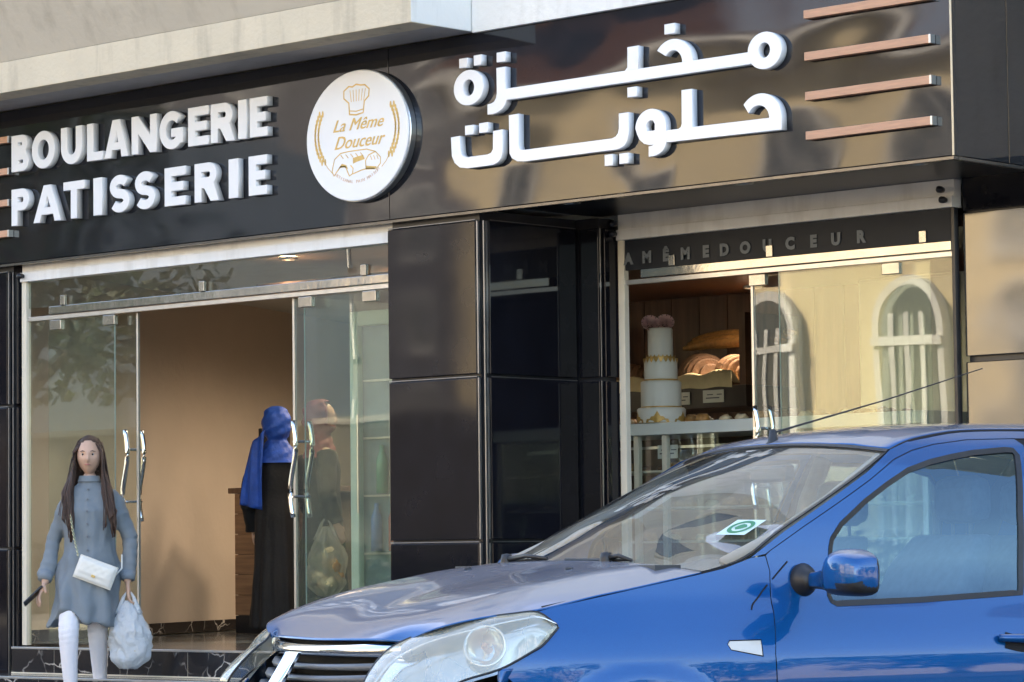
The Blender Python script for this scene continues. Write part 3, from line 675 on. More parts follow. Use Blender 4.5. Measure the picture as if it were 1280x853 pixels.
for q, (x, r, nsl, tilt) in enumerate(((-.72, .13, 7, .5), (-.50, .13, 7, .55), (-.22, .12, 6, .2), (.12, .155, 9, -.5), (.40, .14, 7, -.35))):
    e = empty('bread_loaf', (-13.0 + x, 3.36, 2.17), tilt, 'sliced bread: ' + lbl[q], 'bread', 'sliced loaves on the bread shelf')
    for k in range(nsl):
        u = (k + .5) / nsl * 2 - 1; rr = r * math.sqrt(max(.15, 1 - u * u)); th = 2 * r / nsl
        s = MB(); n_ = 22
        prof = [(rr * math.cos(t) * 1.05, max(-.55 * rr, rr * math.sin(t)) * .92 + .5 * r) for t in [2 * PI * i / n_ for i in range(n_)]]
        for yy, sc in ((-th * .46, .93), (-th * .40, 1), (th * .40, 1), (th * .46, .93)):
            for px_, pz_ in prof: s.v.append((u * r * .98 + yy, px_ * sc, .5 * r + (pz_ - .5 * r) * sc))
        for i in range(3):
            for j in range(n_): s.f.append((i * n_ + j, i * n_ + (j + 1) % n_, (i + 1) * n_ + (j + 1) % n_, (i + 1) * n_ + j))
        s.f.append(tuple(range(n_))[::-1]); s.f.append(tuple(range(3 * n_, 4 * n_)))
        sl = s.build('slice', dark_crust if q > 1 else crumb, e, smooth=False); sl.rotation_euler = (0, R(12 - k * 1.5), 0)
        if q <= 1:
            sl.data.materials.append(dark_crust)
            for f in sl.data.polygons:
                if len(f.vertices) == 4: f.material_index = 1
for k in range(6):
    bg_ = MB().tube([(-.3 + .6 * t, 0, .02 * math.sin(t * PI)) for t in [i / 10 for i in range(11)]], [.012 + .022 * math.sin(PI * (i / 10)) ** .5 for i in range(11)], 10).build('baguette', crust, smooth=True, label='long baguette on the bread shelf, %s one of the %s pile' % (('lowest', 'middle', 'topmost')[k // 2], ('left', 'right')[k % 2]), cat='bread', group='baguettes on the bread shelf')
    bg_.location = (-12.85 + (k % 2) * .25, 3.5 + (k // 2) * .05, 2.44 + (k // 2) * .03)
pt = mat('paper_price_tag', (.62, .62, .56), .7, var=.05); ink = mat('tag_ink', (.05, .05, .07), .6)
for x, y, z, s_, lb in ((-12.92, 3.17, 2.09, 1, 'left white price tag on the front of the bread shelf'), (-12.64, 3.17, 2.095, 1, 'right white price tag on the front of the bread shelf'), (-11.99, 1.93, 1.70, .9, 'white price tag hanging inside the display counter below the cake')):
    e = empty('price_tag', (x, y, z), 0, lb, 'price tag'); MB().box(-.085 * s_, .085 * s_, 0, .004, -.04, .04).build('card', pt, e)
    for i, (dx, wd) in enumerate(((-.05, .06), (.03, .05))): MB().box(dx, dx + wd * .8, -.001, 0, .008, .014).build('written_line', ink, e)
    MB().box(-.06, .05, -.001, 0, -.014, -.007).build('written_line', ink, e)
# spotlight in the walnut niche (lit in the photograph)
for x, y, z, lb in ((-12.45, 3.35, 2.80, 'lit round ceiling spotlight above the bread shelf'), (-10.3, 3.2, 2.80, 'added unseen spotlight above the right end of the counter')):  # the lamp over the counter's right end is added as fill light
    e = empty('ceiling_spotlight', (x, y, z), 0, lb, 'spotlight')
    MB().lathe([(.06, 0), (.06, -.015), (.045, -.018), (.045, 0)], 20).build('ring', 'alu', e, smooth=True)
    MB().lathe([(.045, -.004), (0, -.004)], 20).build('lens', emit('spot_glow', (1, .80, .55), 14), e)
    ld = bpy.data.lights.new('spot', 'SPOT'); ld.energy = 13; ld.color = (1, .82, .64); ld.spot_size = R(95); ld.spot_blend = .8; ld.shadow_soft_size = .04
    lo = bpy.data.objects.new('spot_lamp', ld); COL.objects.link(lo); lo.parent = e; lo.location = (0, 0, -.03); lo.rotation_euler = (R(-18), 0, 0)
MB().box(-14.9, -9.2, 1.3, 3.77, 2.80, 2.86).build('niche_ceiling', 'woodv', kind='structure')
# cream wall panel at the right end of the counter
cw = empty('cream_cabinet', (-10.55, 2.75, 1.0), 0, 'tall cream cabinet behind the right glass door', 'cabinet')
cmat = mat('cream_enamel', (.76, .74, .60), .45, var=.04)
MB().box(-.62, .36, 0, .5, -.43, 1.72).build('body', cmat, cw, bevel=.01)
MB().box(-.60, .12, -.012, 0, .9, 1.70).build('door', cmat, cw, bevel=.004); MB().box(.13, .34, -.012, 0, .9, 1.70).build('door', cmat, cw, bevel=.004)
# fridge behind the entrance
fr = empty('drinks_fridge', (-13.55, .95, .56), 0, 'pale green white upright fridge with glass door behind the entrance glass', 'fridge')
frm = mat('mint_enamel', (.55, .68, .60), .3, var=.05)
for a, b, c, d in ((-.14, -.07, 0, 2.03), (.55, .62, 0, 2.03), (-.07, .55, 1.94, 2.03), (-.07, .55, 0, .2)): MB().box(a, b, 0, .05, c, d).build('door_frame', frm, fr, bevel=.008)
MB().box(-.14, .62, .06, .6, 0, 2.03).build('body', mat('fridge_inner', (.16, .25, .28), .5, var=.3), fr)
MB().box(-.07, .55, .02, .03, .2, 1.94).build('door_pane', 'glassc', fr)
for z in (.55, .9, 1.25, 1.6): MB().box(-.07, .55, .04, .058, z, z + .012).build('shelf', 'alu', fr)
MB().tube([(-.05, -.02, .8), (-.05, -.02, 1.4)], .01, 8).build('door_handle', 'alu', fr)
for i, (x, z, c) in enumerate(((.05, .57, (.1, .2, .4)), (.2, .57, (.4, .1, .08)), (.33, .92, (.3, .3, .3)), (.1, .92, (.1, .3, .2)), (.22, 1.27, (.15, .2, .3)))):
    MB().lathe([(.0, 0), (.035, 0), (.035, .2), (.014, .26), (.014, .29), (0, .29)], 14, c=(-13.55 + x, .985, .56 + z)).build('bottle', mat('bottle_%d' % i, c, .2), smooth=True, label='%s bottle on a fridge shelf' % ('blue', 'red', 'grey', 'green', 'slate')[i], cat='bottle')
# walnut cash desk with till
dk = empty('cash_desk', (-16.70, 2.80, .56), math.atan2(dv.y, dv.x) - PI / 2 + R(-25), 'walnut fronted cash desk against the beige wall', 'desk')
for k in range(6): MB().box(-.08, .7, 0, .02, .13 + k * .145, .13 + k * .145 + .142).build('front_board', 'woodh', dk, bevel=.002)
MB().box(-.07, .69, .021, .5, .1, 1.0).build('body', 'indark', dk); MB().box(-.08, .7, .005, .5, 0, .125).build('plinth', 'trim', dk)
MB().box(-.12, .74, -.03, .52, 1.0, 1.04).build('desk_top', 'woodv', dk, bevel=.004)
tl_ = empty('till_screen', (-16.42, 2.86, 1.601), R(20), 'black till screen on the cash desk', 'screen')
MB().box(-.12, .12, -.02, .02, .15, .42).build('screen', 'trim', tl_, bevel=.008); MB().box(-.03, .03, -.02, .03, .0, .16).build('stand', 'trim', tl_); MB().box(-.1, .1, -.08, .1, 0, .02).build('foot', 'trim', tl_)
# cardboard and cream boxes further in
for x, y, z, w_, h_, lb in ((-15.3, 4.1, 1.35, .42, .42, 'upper cream cardboard box stacked deep inside the shop'), (-15.3, 4.1, .56, .5, .78, 'large lower cream box stacked deep inside the shop')):
    e = empty('storage_box', (x, y, z), R(20), lb, 'box'); MB().box(-w_ / 2, w_ / 2, -.2, .2, .002, h_).build('carton', mat('cream_carton', (.55, .47, .33), .8, var=.1), e, bevel=.006); MB().box(-.03, .03, -.202, .202, h_ * .98, h_ + .002).build('tape', 'cream', e)
for i, (x, y) in enumerate(((-14.6, 1.3), (-14.9, 2.6), (-15.7, 3.6), (-13.8, 1.9), (-16.2, 5.0))):  # unseen lamps added to brighten the entrance room
    e = empty('ceiling_spotlight', (x, y, 3.015), 0, ('added unseen fill light just inside the entrance', 'added unseen fill light in the middle of the entrance room', 'added unseen fill light near the cash desk', 'added unseen fill light in front of the fridge', 'added unseen fill light deepest in the shop')[i], 'spotlight', 'added fill lights in the shop ceiling')
    MB().lathe([(.06, 0), (.06, -.015), (.045, -.018), (.045, 0)], 20).build('ring', 'alu', e, smooth=True)
    MB().lathe([(.045, -.004), (0, -.004)], 20).build('lens', emit('spot_glow', (1, .80, .55), 14), e)
    ld = bpy.data.lights.new('spot', 'SPOT'); ld.energy = 42; ld.color = (1, .84, .66); ld.spot_size = R(165); ld.spot_blend = 1; ld.shadow_soft_size = .25
    lo = bpy.data.objects.new('spot_lamp', ld); COL.objects.link(lo); lo.parent = e; lo.location = (0, 0, -.03)

# ------------------------------------------------------------------ people
skin = mat('skin', (.58, .36, .26), .5, var=.08, scale=30)
def evaluated(o):
    dg = bpy.context.evaluated_depsgraph_get(); me = bpy.data.meshes.new_from_object(o.evaluated_get(dg)); bpy.data.objects.remove(o); return me
def skinned(pts, edges, root, sub=2):
    """a skin-modifier body: pts {key: (co, radius)}"""
    ks = list(pts); me = bpy.data.meshes.new('skel'); me.from_pydata([pts[k][0] for k in ks], [(ks.index(a), ks.index(b)) for a, b in edges], [])
    o = bpy.data.objects.new('skel', me); COL.objects.link(o)
    m_ = o.modifiers.new('s', 'SKIN'); m_.use_smooth_shade = True
    for i, k in enumerate(ks):
        r = pts[k][1]; me.skin_vertices[0].data[i].radius = r if isinstance(r, tuple) else (r, r)
        me.skin_vertices[0].data[i].use_root = (k == root)
    sb = o.modifiers.new('u', 'SUBSURF'); sb.levels = sub; sb.render_levels = sub
    return evaluated(o)
def join_meshes(ms):
    V, F = [], []
    for me in ms:
        n = len(V); V += [tuple(v.co) for v in me.vertices]; F += [tuple(n + i for i in p.vertices) for p in me.polygons]
    return V, F
def remeshed(name, V, F, m, voxel, parent, smooth_it=2, fn=None, **k):
    o = mesh_obj('tmpr', V, F, m); r = o.modifiers.new('r', 'REMESH'); r.mode = 'VOXEL'; r.voxel_size = voxel; r.use_smooth_shade = True
    if smooth_it: s = o.modifiers.new('s', 'SMOOTH'); s.factor = .5; s.iterations = smooth_it
    me = evaluated(o); me.name = name
    if fn:
        cn = [(v.co.copy(), v.normal.copy()) for v in me.vertices]
        flat = [c for a, b in cn for c in fn(a, b)]
        me.vertices.foreach_set('co', flat); me.update()
    me.materials.clear(); me.materials.append(M[m] if isinstance(m, str) else m)
    me.polygons.foreach_set('use_smooth', [True] * len(me.polygons))
    o = bpy.data.objects.new(name, me); COL.objects.link(o); o.parent = parent
    return tag(o, **k)
def head_mesh(c, s=1., yaw=0., pitch=0.):
    """egg shaped head with brow, eye sockets, nose, lips, chin; faces -Y"""
    V, F = [], []; n, m_ = 40, 30
    for i in range(m_ + 1):
        ph = PI * i / m_
        for j in range(n):
            t = 2 * PI * j / n; d = Vector((math.sin(ph) * math.sin(t), -math.sin(ph) * math.cos(t), math.cos(ph)))
            x, y, z = d.x * .074, d.y * .092, d.z * .112
            jaw = max(0, -d.z); x *= 1 - .28 * jaw ** 1.5; 
            if d.y < 0: y *= 1 - .10 * jaw
            else: y *= 1 - .30 * jaw
            if d.y < 0:
                f = -d.y
                g = lambda a, b, sa, sb: math.exp(-((x - a) / sa) ** 2 - ((z - b) / sb) ** 2)
                y -= f * (.020 * g(0, -.018, .010, .016) + .010 * g(0, .008, .008, .022))
                y += f * (.011 * g(.029, .012, .015, .010) + .011 * g(-.029, .012, .015, .010))
                y -= f * (.005 * g(.028, .030, .022, .007) + .005 * g(-.028, .030, .022, .007))
                y -= f * (.007 * g(0, -.050, .020, .006) + .006 * g(0, -.062, .016, .006)); y += f * .004 * g(0, -.0565, .022, .0025)
                y -= f * .008 * g(0, -.092, .018, .016)
                y -= f * .004 * (g(.04, -.022, .02, .02) + g(-.04, -.022, .02, .02))
            V.append(Vector((x, y, z)) * s)
    for i in range(m_):
        for j in range(n): a = i * n + j; b = i * n + (j + 1) % n; F.append((a, a + n, b + n, b))
    for sx in (-1, 1):  # ears
        b0 = len(V)
        for i in range(6):
            for j in range(8):
                ph = PI * i / 5; t = 2 * PI * j / 8
                V.append(Vector((sx * (.071 + .009 * math.sin(ph) * math.cos(t)), .012 + .017 * math.sin(ph) * math.sin(t), -.005 - .030 * math.cos(ph))) * s)
        for i in range(5):
            for j in range(8): a = b0 + i * 8 + j; b = b0 + i * 8 + (j + 1) % 8; F.append((a, b, b + 8, a + 8))
    Rm = Matrix.Rotation(yaw, 3, 'Z') @ Matrix.Rotation(pitch, 3, 'X')
    me = bpy.data.meshes.new('h'); me.from_pydata([tuple(Rm @ v + Vector(c)) for v in V], [], F); return me
def spline_early(pts, k=4):
    P_ = [pts[0]] + list(pts) + [pts[-1]]; out = []
    for i in range(1, len(P_) - 2):
        for q in range(k):
            t = q / k; out.append(tuple(.5 * (2 * b + (c - a) * t + (2 * a - 5 * b + 4 * c - d) * t * t + (3 * b - a - 3 * c + d) * t ** 3) for a, b, c, d in zip(P_[i - 1], P_[i], P_[i + 1], P_[i + 2])))
    return out + [tuple(pts[-1])]
def hand_mesh(w, d, side, spread=Vector((1, 0, 0)), curl=.5, s=1.):
    """palm from wrist w along d, four unequal fingers and a thumb, each a tapering bent tube"""
    d = Vector(d).normalized(); a = (Vector(spread) - d * d.dot(Vector(spread))).normalized(); nrm = d.cross(a) * side
    mb = MB(); w = Vector(w)
    for k in range(4):     # palm made of four metacarpal bars, fused by the remesh
        o = (k - 1.5) * .019 * s
        mb.tube([w + a * o * .5, w + d * .04 * s + a * o * .9, w + d * .085 * s + a * o], [.013 * s, .0135 * s, .0105 * s], 8)
        L_ = (.066, .078, .072, .056)[k] * s; p = w + d * .083 * s + a * o; dd = d.copy(); pts = [p]
        for q in range(4):
            dd = (dd + nrm * curl * (.25 + .12 * q)).normalized(); p = p + dd * L_ / 4; pts.append(p)
        mb.tube(pts, [.0095 * s, .009 * s, .0088 * s, .0082 * s, .006 * s], 8)
    t0 = w + d * .025 * s - a * .022 * s
    mb.tube([t0, t0 + (d * .6 - a * .7 + nrm * .3).normalized() * .032 * s, t0 + (d * .85 - a * .45 + nrm * .5).normalized() * .062 * s], [.012 * s, .0105 * s, .008 * s], 8)
    me = bpy.data.meshes.new('hd'); me.from_pydata(mb.v, [], mb.f); return me
def loft(rings, n=40, fold=0., nf=9, seed=0., hem=None, close=True):
    """rings (cx, cy, z, rx, ry); cloth folds grow towards the hem"""
    V, F = [], []
    for i, (cx, cy, z, rx, ry) in enumerate(rings):
        u = i / (len(rings) - 1)
        for j in range(n):
            t = 2 * PI * j / n
            f = 1 + fold * u ** 1.5 * (math.sin(nf * t + seed + u * 1.5) * .6 + math.sin((nf * 2 - 3) * t + seed * 2) * .4)
            zz_ = z + (hem(t) * u ** 4 if hem else 0)
            V.append((cx + rx * math.cos(t) * f, cy + ry * math.sin(t) * f, zz_))
    for i in range(len(rings) - 1):
        for j in range(n): a = i * n + j; b = i * n + (j + 1) % n; F.append((a, a + n, b + n, b))
    if close: F.append(tuple(range(n))); F.append(tuple(range((len(rings) - 1) * n, len(rings) * n))[::-1])
    me = bpy.data.meshes.new('lf'); me.from_pydata(V, [], F); return me
def interp(rings, k=4):
    out = []
    for a, b in zip(rings, rings[1:]):
        for q in range(k): t = q / k; t2 = t * t * (3 - 2 * t); out.append(tuple(a[i] + (b[i] - a[i]) * (t if i == 2 else t2) for i in range(5)))
    return out + [rings[-1]]
YAWP = R(42.9)
# the woman walking out
wm = empty('person', (-14.50, -.42, .235), YAWP, 'person walking out in grey blue tunic, white leggings and long brown hair, holding a bag', 'person')
HD = Vector((0.0, -.02, 1.478))
pts = dict(pel=((-.01, .0, .82), (.105, .07)), ab=((0, 0, .98), (.10, .07)), ch=((.003, .01, 1.13), (.11, .065)), sh=((.003, .01, 1.24), (.085, .045)), nk=((.0, -.005, 1.32), .047), nk2=((.0, -.015, 1.39), .045),
    rs=((-.135, .0, 1.21), .032), re=((-.222, .03, .98), .038), rw=((-.255, -.045, .755), .026), rh=((-.262, -.07, .715), .024),
    ls=((.14, 0, 1.215), .032), le=((.235, .03, .99), .038), lw=((.225, -.03, .755), .026), lh=((.228, -.04, .715), .024),
    rhip=((-.09, -.01, .78), .088), rk=((-.105, -.17, .46), .060), rc=((-.105, -.15, .32), .050), ra=((-.10, -.10, .075), .034), rt=((-.10, -.24, .03), .03),
    lhip=((.075, .02, .78), .088), lk=((.035, .05, .455), .060), lc=((.035, .12, .31), .050), la=((.035, .20, .10), .034), lt=((.035, .10, .03), .03))
edges = [('pel', 'ab'), ('ab', 'ch'), ('ch', 'sh'), ('sh', 'nk'), ('nk', 'nk2'), ('sh', 'rs'), ('rs', 're'), ('re', 'rw'), ('rw', 'rh'), ('sh', 'ls'), ('ls', 'le'), ('le', 'lw'), ('lw', 'lh'),
    ('pel', 'rhip'), ('rhip', 'rk'), ('rk', 'rc'), ('rc', 'ra'), ('ra', 'rt'), ('pel', 'lhip'), ('lhip', 'lk'), ('lk', 'lc'), ('lc', 'la'), ('la', 'lt')]
body = skinned(pts, edges, 'pel')
V, F = join_meshes([body, head_mesh(HD, 1.0, R(2), R(4)), hand_mesh((-.262, -.07, .722), (-.25, -.45, -.7), 1, (-.3, .8, -.3), .55), hand_mesh((.228, -.04, .722), (.05, -.1, -1), -1, (.2, -1, 0), 1.0)])
remeshed('body', V, F, skin, .0055, wm, 1)
ew = mat('eye_white', (.45, .42, .40), .3); ed = mat('eye_dark', (.03, .018, .012), .1)
for sx in (-1, 1):
    c_ = HD + Vector((sx * .029, -.0745, .008)); c_.x += .001
    me_ = MB().lathe([(0, -.0095), (.006, -.0078), (.0085, -.003), (.008, .004)], 16, c=c_, axis='y').build('eye', ew, wm, smooth=True)
    MB().lathe([(0, -.0108), (.0045, -.0100), (.0058, -.0082)], 12, c=c_, axis='y').build('iris', ed, me_, smooth=True)
    MB().tube([(c_.x - .016 * sx, c_.y - .012, c_.z + .016), (c_.x, c_.y - .016, c_.z + .021), (c_.x + .018 * sx, c_.y - .006, c_.z + .016)], [.0015, .0026, .001], 6).build('eyebrow', ed, wm)
MB().tube([(-.02, HD.y - .088, HD.z - .054), (-.007, HD.y - .099, HD.z - .0515), (0, HD.y - .0985, HD.z - .053), (.007, HD.y - .099, HD.z - .0515), (.02, HD.y - .088, HD.z - .054)], [.001, .0042, .0035, .0042, .001], 6).build('lips', mat('lips', (.42, .15, .13), .4), wm, smooth=True)
# hair: a cap with a centre parting, and long locks falling over the chest
hairm = mat('dark_brown_hair', (.085, .042, .028), .38, var=.6, scale=60, stretch=(6, 6, .25), bump=.5, bscale=90)
def cap_fn(c, grow):
    V, F = [], []; n, m_ = 36, 18
    for i in range(m_ + 1):
        ph = PI * .78 * i / m_
        for j in range(n):
            t = 2 * PI * j / n; d = Vector((math.sin(ph) * math.sin(t), -math.sin(ph) * math.cos(t), math.cos(ph)))
            face = max(0, -d.y) ** 1.0
            lim = .62 if d.y < 0 else -1.0
            z = d.z; rr = 1 + grow
            if d.y < -.25 and d.z < .50 + .25 * (1 - abs(d.x)): rr = .80
            V.append((c[0] + d.x * .079 * rr, c[1] + .006 + d.y * .095 * rr, c[2] + .004 + d.z * .116 * rr))
    for i in range(m_):
        for j in range(n): a = i * n + j; b = i * n + (j + 1) % n; F.append((a, a + n, b + n, b))
    me = bpy.data.meshes.new('cap'); me.from_pydata(V, [], F); return me
mb = MB(); rg = random.Random(5)
for sx, x0, x1, x2, zb in ((-1, -.080, -.120, -.098, 1.03), (1, .078, .115, .155, 1.05)):
    for k in range(26):
        o = rg.uniform(-1, 1); q = rg.uniform(-1, 1); zt = zb + rg.uniform(-.03, .09)
        p = [(x0 * .6 + .012 * o, -.02 + .04 * q, 1.568 - abs(q) * .02), (x0 * 1.06, -.03 + .045 * q, 1.50), (x0 * 1.12 + .006 * o, -.045 + .03 * q, 1.40), (x1 + .030 * o, -.098 + .018 * q, 1.26), ((x1 + x2) / 2 + .030 * o, -.125 + .012 * q, 1.16), (x2 + .020 * o, -.138 + .01 * q, zt + .02), (x2 + .012 * o, -.136, zt - .04)]
        fine = []
        for a, b in zip(p, p[1:]):
            for t in (0, .5): fine.append(tuple(a[i] + (b[i] - a[i]) * t + (rg.uniform(-.002, .002)) for i in range(3)))
        fine.append(p[-1]); L_ = len(fine)
        mb.tube(fine, [.0095 * (1 - .75 * (i / (L_ - 1)) ** 2) for i in range(L_)], 6)
for k in range(46):   # loose strands
    sx = rg.choice((-1, 1)); x0 = .035 * sx; o = rg.uniform(-1, 1)
    p = [(x0 + .01 * o, .0 + .02 * o, 1.585), (sx * .070, -.02 + .02 * o, 1.555), (sx * (.088 + .010 * abs(o)), -.05 * abs(o), 1.47), (sx * (.105 + .02 * o), -.07, 1.34), (sx * (.125 + .03 * o), -.13, 1.2), (sx * (.13 + .035 * o), -.150, 1.08 + .05 * o)]
    q_ = spline_early(p); mb.tube(q_, [.0022] * len(q_), 4)
for k in range(26):   # back hair
    a = R(20 + 140 * k / 25); p = [(.06 * math.cos(a), .05 + .03 * math.sin(a), 1.56), (.085 * math.cos(a), .03 + .065 * math.sin(a), 1.46), (.10 * math.cos(a), .03 + .07 * math.sin(a), 1.35), (.12 * math.cos(a), .05 + .07 * math.sin(a), 1.2)]
    mb.tube(p, [.014, .014, .013, .008], 6)
capm = cap_fn(HD, .05)
n0 = len(mb.v); mb.v += [tuple(v.co) for v in capm.vertices]; mb.f += [tuple(n0 + i for i in p.vertices) for p in capm.polygons]
mb.build('hair', hairm, wm, smooth=True)
# tunic with sleeves
tun = mat('grey_blue_linen', (.190, .225, .255), .85, var=.16, scale=5, bump=.35, bscale=260, dist=.004)
def hemf(t):
    x = math.cos(t); y = math.sin(t); return (.085 if y < 0 else 0) * math.exp(-((x + .45) / .38) ** 2) - .03 * x * x + .012 * math.sin(5 * t)
tr = interp([(0, -.01, 1.345, .058, .052), (0, -.005, 1.318, .072, .062), (0.003, 0, 1.292, .105, .074), (0.003, 0, 1.262, .145, .086), (0.003, 0, 1.22, .172, .100), (.003, -.008, 1.15, .165, .122), (0.0, -.008, 1.05, .150, .115), (-.002, 0, .94, .152, .115), (-.005, 0, .82, .178, .135), (-.015, -.01, .68, .192, .16), (-.02, -.015, .56, .206, .18), (-.03, -.02, .49, .216, .19)], 4)
tb = loft(tr, 56, .055, 9, 1.2, hemf, True)
mbs = MB()
for sh_, el, wr in (((-.105, 0, 1.262), (-.222, .03, .985), (-.258, -.045, .762)), ((.112, 0, 1.264), (.238, .03, .99), (.228, -.03, .758))):
    P_ = []; rr = []
    for i in range(25):
        t = i / 24; a_, b_ = (Vector(sh_), Vector(el)) if t < .5 else (Vector(el), Vector(wr)); u = (t * 2) % 1 if t < 1 else 1
        if t == .5: u = 0
        P_.append(a_.lerp(b_, u)); rr.append(.049 - .012 * max(0, t - .25) - .018 * max(0, 1 - t / .14) + .010 * math.exp(-((t - .2) / .12) ** 2) + .0035 * math.sin(t * 55) + (.003 if .40 < t < .62 else 0) + (.002 if t > .9 else 0))
    mbs.tube(P_, rr, 20)
ms = bpy.data.meshes.new('sl'); ms.from_pydata(mbs.v, [], mbs.f)
V, F = join_meshes([tb, ms])
def fold(v, n):
    f = noise.noise(Vector((v.x * 9, v.y * 9, v.z * 3.2))) * .014 + noise.noise(Vector((v.x * 26, v.y * 26, v.z * 11 + 5))) * .0055
    if v.z < 1.0: f += .009 * math.sin(v.x * 52 + v.z * 6 + 1.4 * math.sin(v.z * 8)) * min(1, (1.0 - v.z) * 3)
    f += .003 * max(0, 1 - abs(v.x - .0) / .012) if v.y < 0 and .75 < v.z < 1.3 else 0
    return v + n * f
remeshed('tunic', V, F, tun, .0085, wm, 3, fold)
cuff = mat('cuff_linen', (.19, .225, .26), .85)
for c_, d_ in (((-.254, -.035, .79), (-.262, -.055, .745)), ((.229, -.022, .79), (.2275, -.034, .742))): MB().tube([c_, d_], [.045, .042], 20).build('cuff', cuff, wm, smooth=True)
col_m = loft([(0, -.012, 1.325, .067, .060), (0, -.012, 1.36, .055, .050)], 32, 0, close=False); o = bpy.data.objects.new('collar', col_m); COL.objects.link(o); o.parent = wm; col_m.materials.append(tun); o.modifiers.new('s', 'SOLIDIFY').thickness = .004
bt = mat('button', (.12, .14, .17), .4)
for z, y in ((1.28, -.083), (1.22, -.113), (1.15, -.137), (1.075, -.131), (1.0, -.126), (.92, -.126)):
    MB().lathe([(0, -.003), (.006, -.003), (.007, 0), (.006, .006)], 10, c=(.002, y - .006, z), axis='y').build('button', bt, wm)
# leggings
leg = mat('white_leggings', (.80, .79, .84), .7, var=.04, scale=8, bump=.2, bscale=120)
lp = {k: (v[0], tuple(a + .006 for a in v[1]) if isinstance(v[1], tuple) else v[1] + (-.012 if 'hip' in k else .007)) for k, v in pts.items() if k in ('pel', 'rhip', 'rk', 'rc', 'lhip', 'lk', 'lc', 'ra', 'la')}
lm_ = skinned(lp, [('pel', 'rhip'), ('rhip', 'rk'), ('rk', 'rc'), ('rc', 'ra'), ('pel', 'lhip'), ('lhip', 'lk'), ('lk', 'lc'), ('lc', 'la')], 'pel')
V, F = join_meshes([lm_])
remeshed('leggings', V, F, leg, .008, wm, 1, lambda v, n: v + n * (.0012 * math.sin(v.z * 170 + noise.noise(v * 9) * 4) * max(0, 1 - abs(v.z - .42) / .12) + .0012 * noise.noise(v * 40)))
shm = mat('white_shoe', (.6, .58, .55), .5)
for x, y in ((-.10, -.17), (.035, .15)):
    o = blob('shoe', .047, .13, .045, shm, 16, .1, 1); o.parent = wm; o.location = (x, y, -.004)
# purse on its chain, phone, plastic bag: held things stay their own
def local(p): return Matrix.Rotation(YAWP, 4, 'Z') @ Vector(p) + Vector(wm.location)
pu = empty('purse', local((.055, -.165, .79)), YAWP, 'small white quilted crossbody purse on the walking woman', 'purse')
pum = mat('white_quilted_leather', (.74, .73, .68), .35, var=.05)
tilt = R(-21)
mb = MB(); nx, nz = 26, 14
for sd_ in (-1, 1):
    b0 = len(mb.v)
    for i in range(nx + 1):
        for j in range(nz + 1):
            x = -.118 + .236 * i / nx; z = -.070 + .140 * j / nz; e_ = min(1, (1 - abs(x / .118) ** 6)) * min(1, (1 - abs(z / .070) ** 6))
            qd = abs(math.sin((x + z) * 70)) * abs(math.sin((x - z) * 70)) if (z > -.02 or sd_ > 0) else .7
            y = sd_ * (.012 + .024 * e_ ** .4 + .004 * qd ** .5 * e_ + (.006 * (sd_ < 0) * (z > -.022)) * e_)
            mb.v.append((x, y, z))
    for i in range(nx):
        for j in range(nz):
            a = b0 + i * (nz + 1) + j; q = (a, a + nz + 1, a + nz + 2, a + 1); mb.f.append(q if sd_ < 0 else q[::-1])
nA = (nx + 1) * (nz + 1)
bd = [i * (nz + 1) for i in range(nx + 1)] + [nx * (nz + 1) + j for j in range(1, nz + 1)] + [i * (nz + 1) + nz for i in range(nx - 1, -1, -1)] + [j for j in range(nz - 1, 0, -1)]
for a, b in zip(bd, bd[1:] + bd[:1]): mb.f.append((a, b, b + nA, a + nA))
pb = mb.build('purse_body', pum, pu, smooth=True); pb.rotation_euler = (0, -tilt, 0)
cl_ = MB().box(-.012, .012, -.050, -.044, -.032, -.018).build('clasp', 'gold', pu, bevel=.002); cl_.rotation_euler = (0, -tilt, 0)
ch = MB(); A_, B_ = Vector((-.105, .01, .105)), Vector((-.11, .085, .50)); 
for i in range(34):
    t = i / 33; p = A_.lerp(B_, t) + Vector((-.055 * t - .01 * math.sin(t * PI), -.030 * math.sin(t * PI), 0)); n0 = len(ch.v)
    k = 8; ax = (Vector((1, 0, 0)) if i % 2 else Vector((0, 1, 0))); up_ = Vector((-.13, .17, .97)).normalized(); sd2 = up_.cross(ax).normalized()
    ch.tube([p + up_ * .0095 * math.cos(2 * PI * q / k) + sd2 * .0055 * math.sin(2 * PI * q / k) for q in range(k + 1)], .0024, 5, cap=False)
ch.build('chain_strap', mat('pale_gold_chain', (.75, .70, .45), .25, 1.), pu, smooth=True)
MB().tube([(.115, .0, -.02), (.145, .07, .02), (.14, .12, .1)], .005, 6).build('strap_end', pum, pu)
ph = empty('mobile_phone', local((-.315, -.135, .655)), YAWP, 'dark mobile phone in the walking woman\'s hand', 'phone')
o = MB().box(-.004, .004, -.036, .036, -.075, .075).build('case', 'trim', ph, bevel=.003); o.rotation_euler = (R(-25), R(42), R(-15))
o2 = MB().box(-.0052, -.0042, -.033, .033, -.071, .071).build('screen', mat('phone_glass', (.02, .02, .025), .05, ior=1.8), ph); o2.rotation_euler = o.rotation_euler
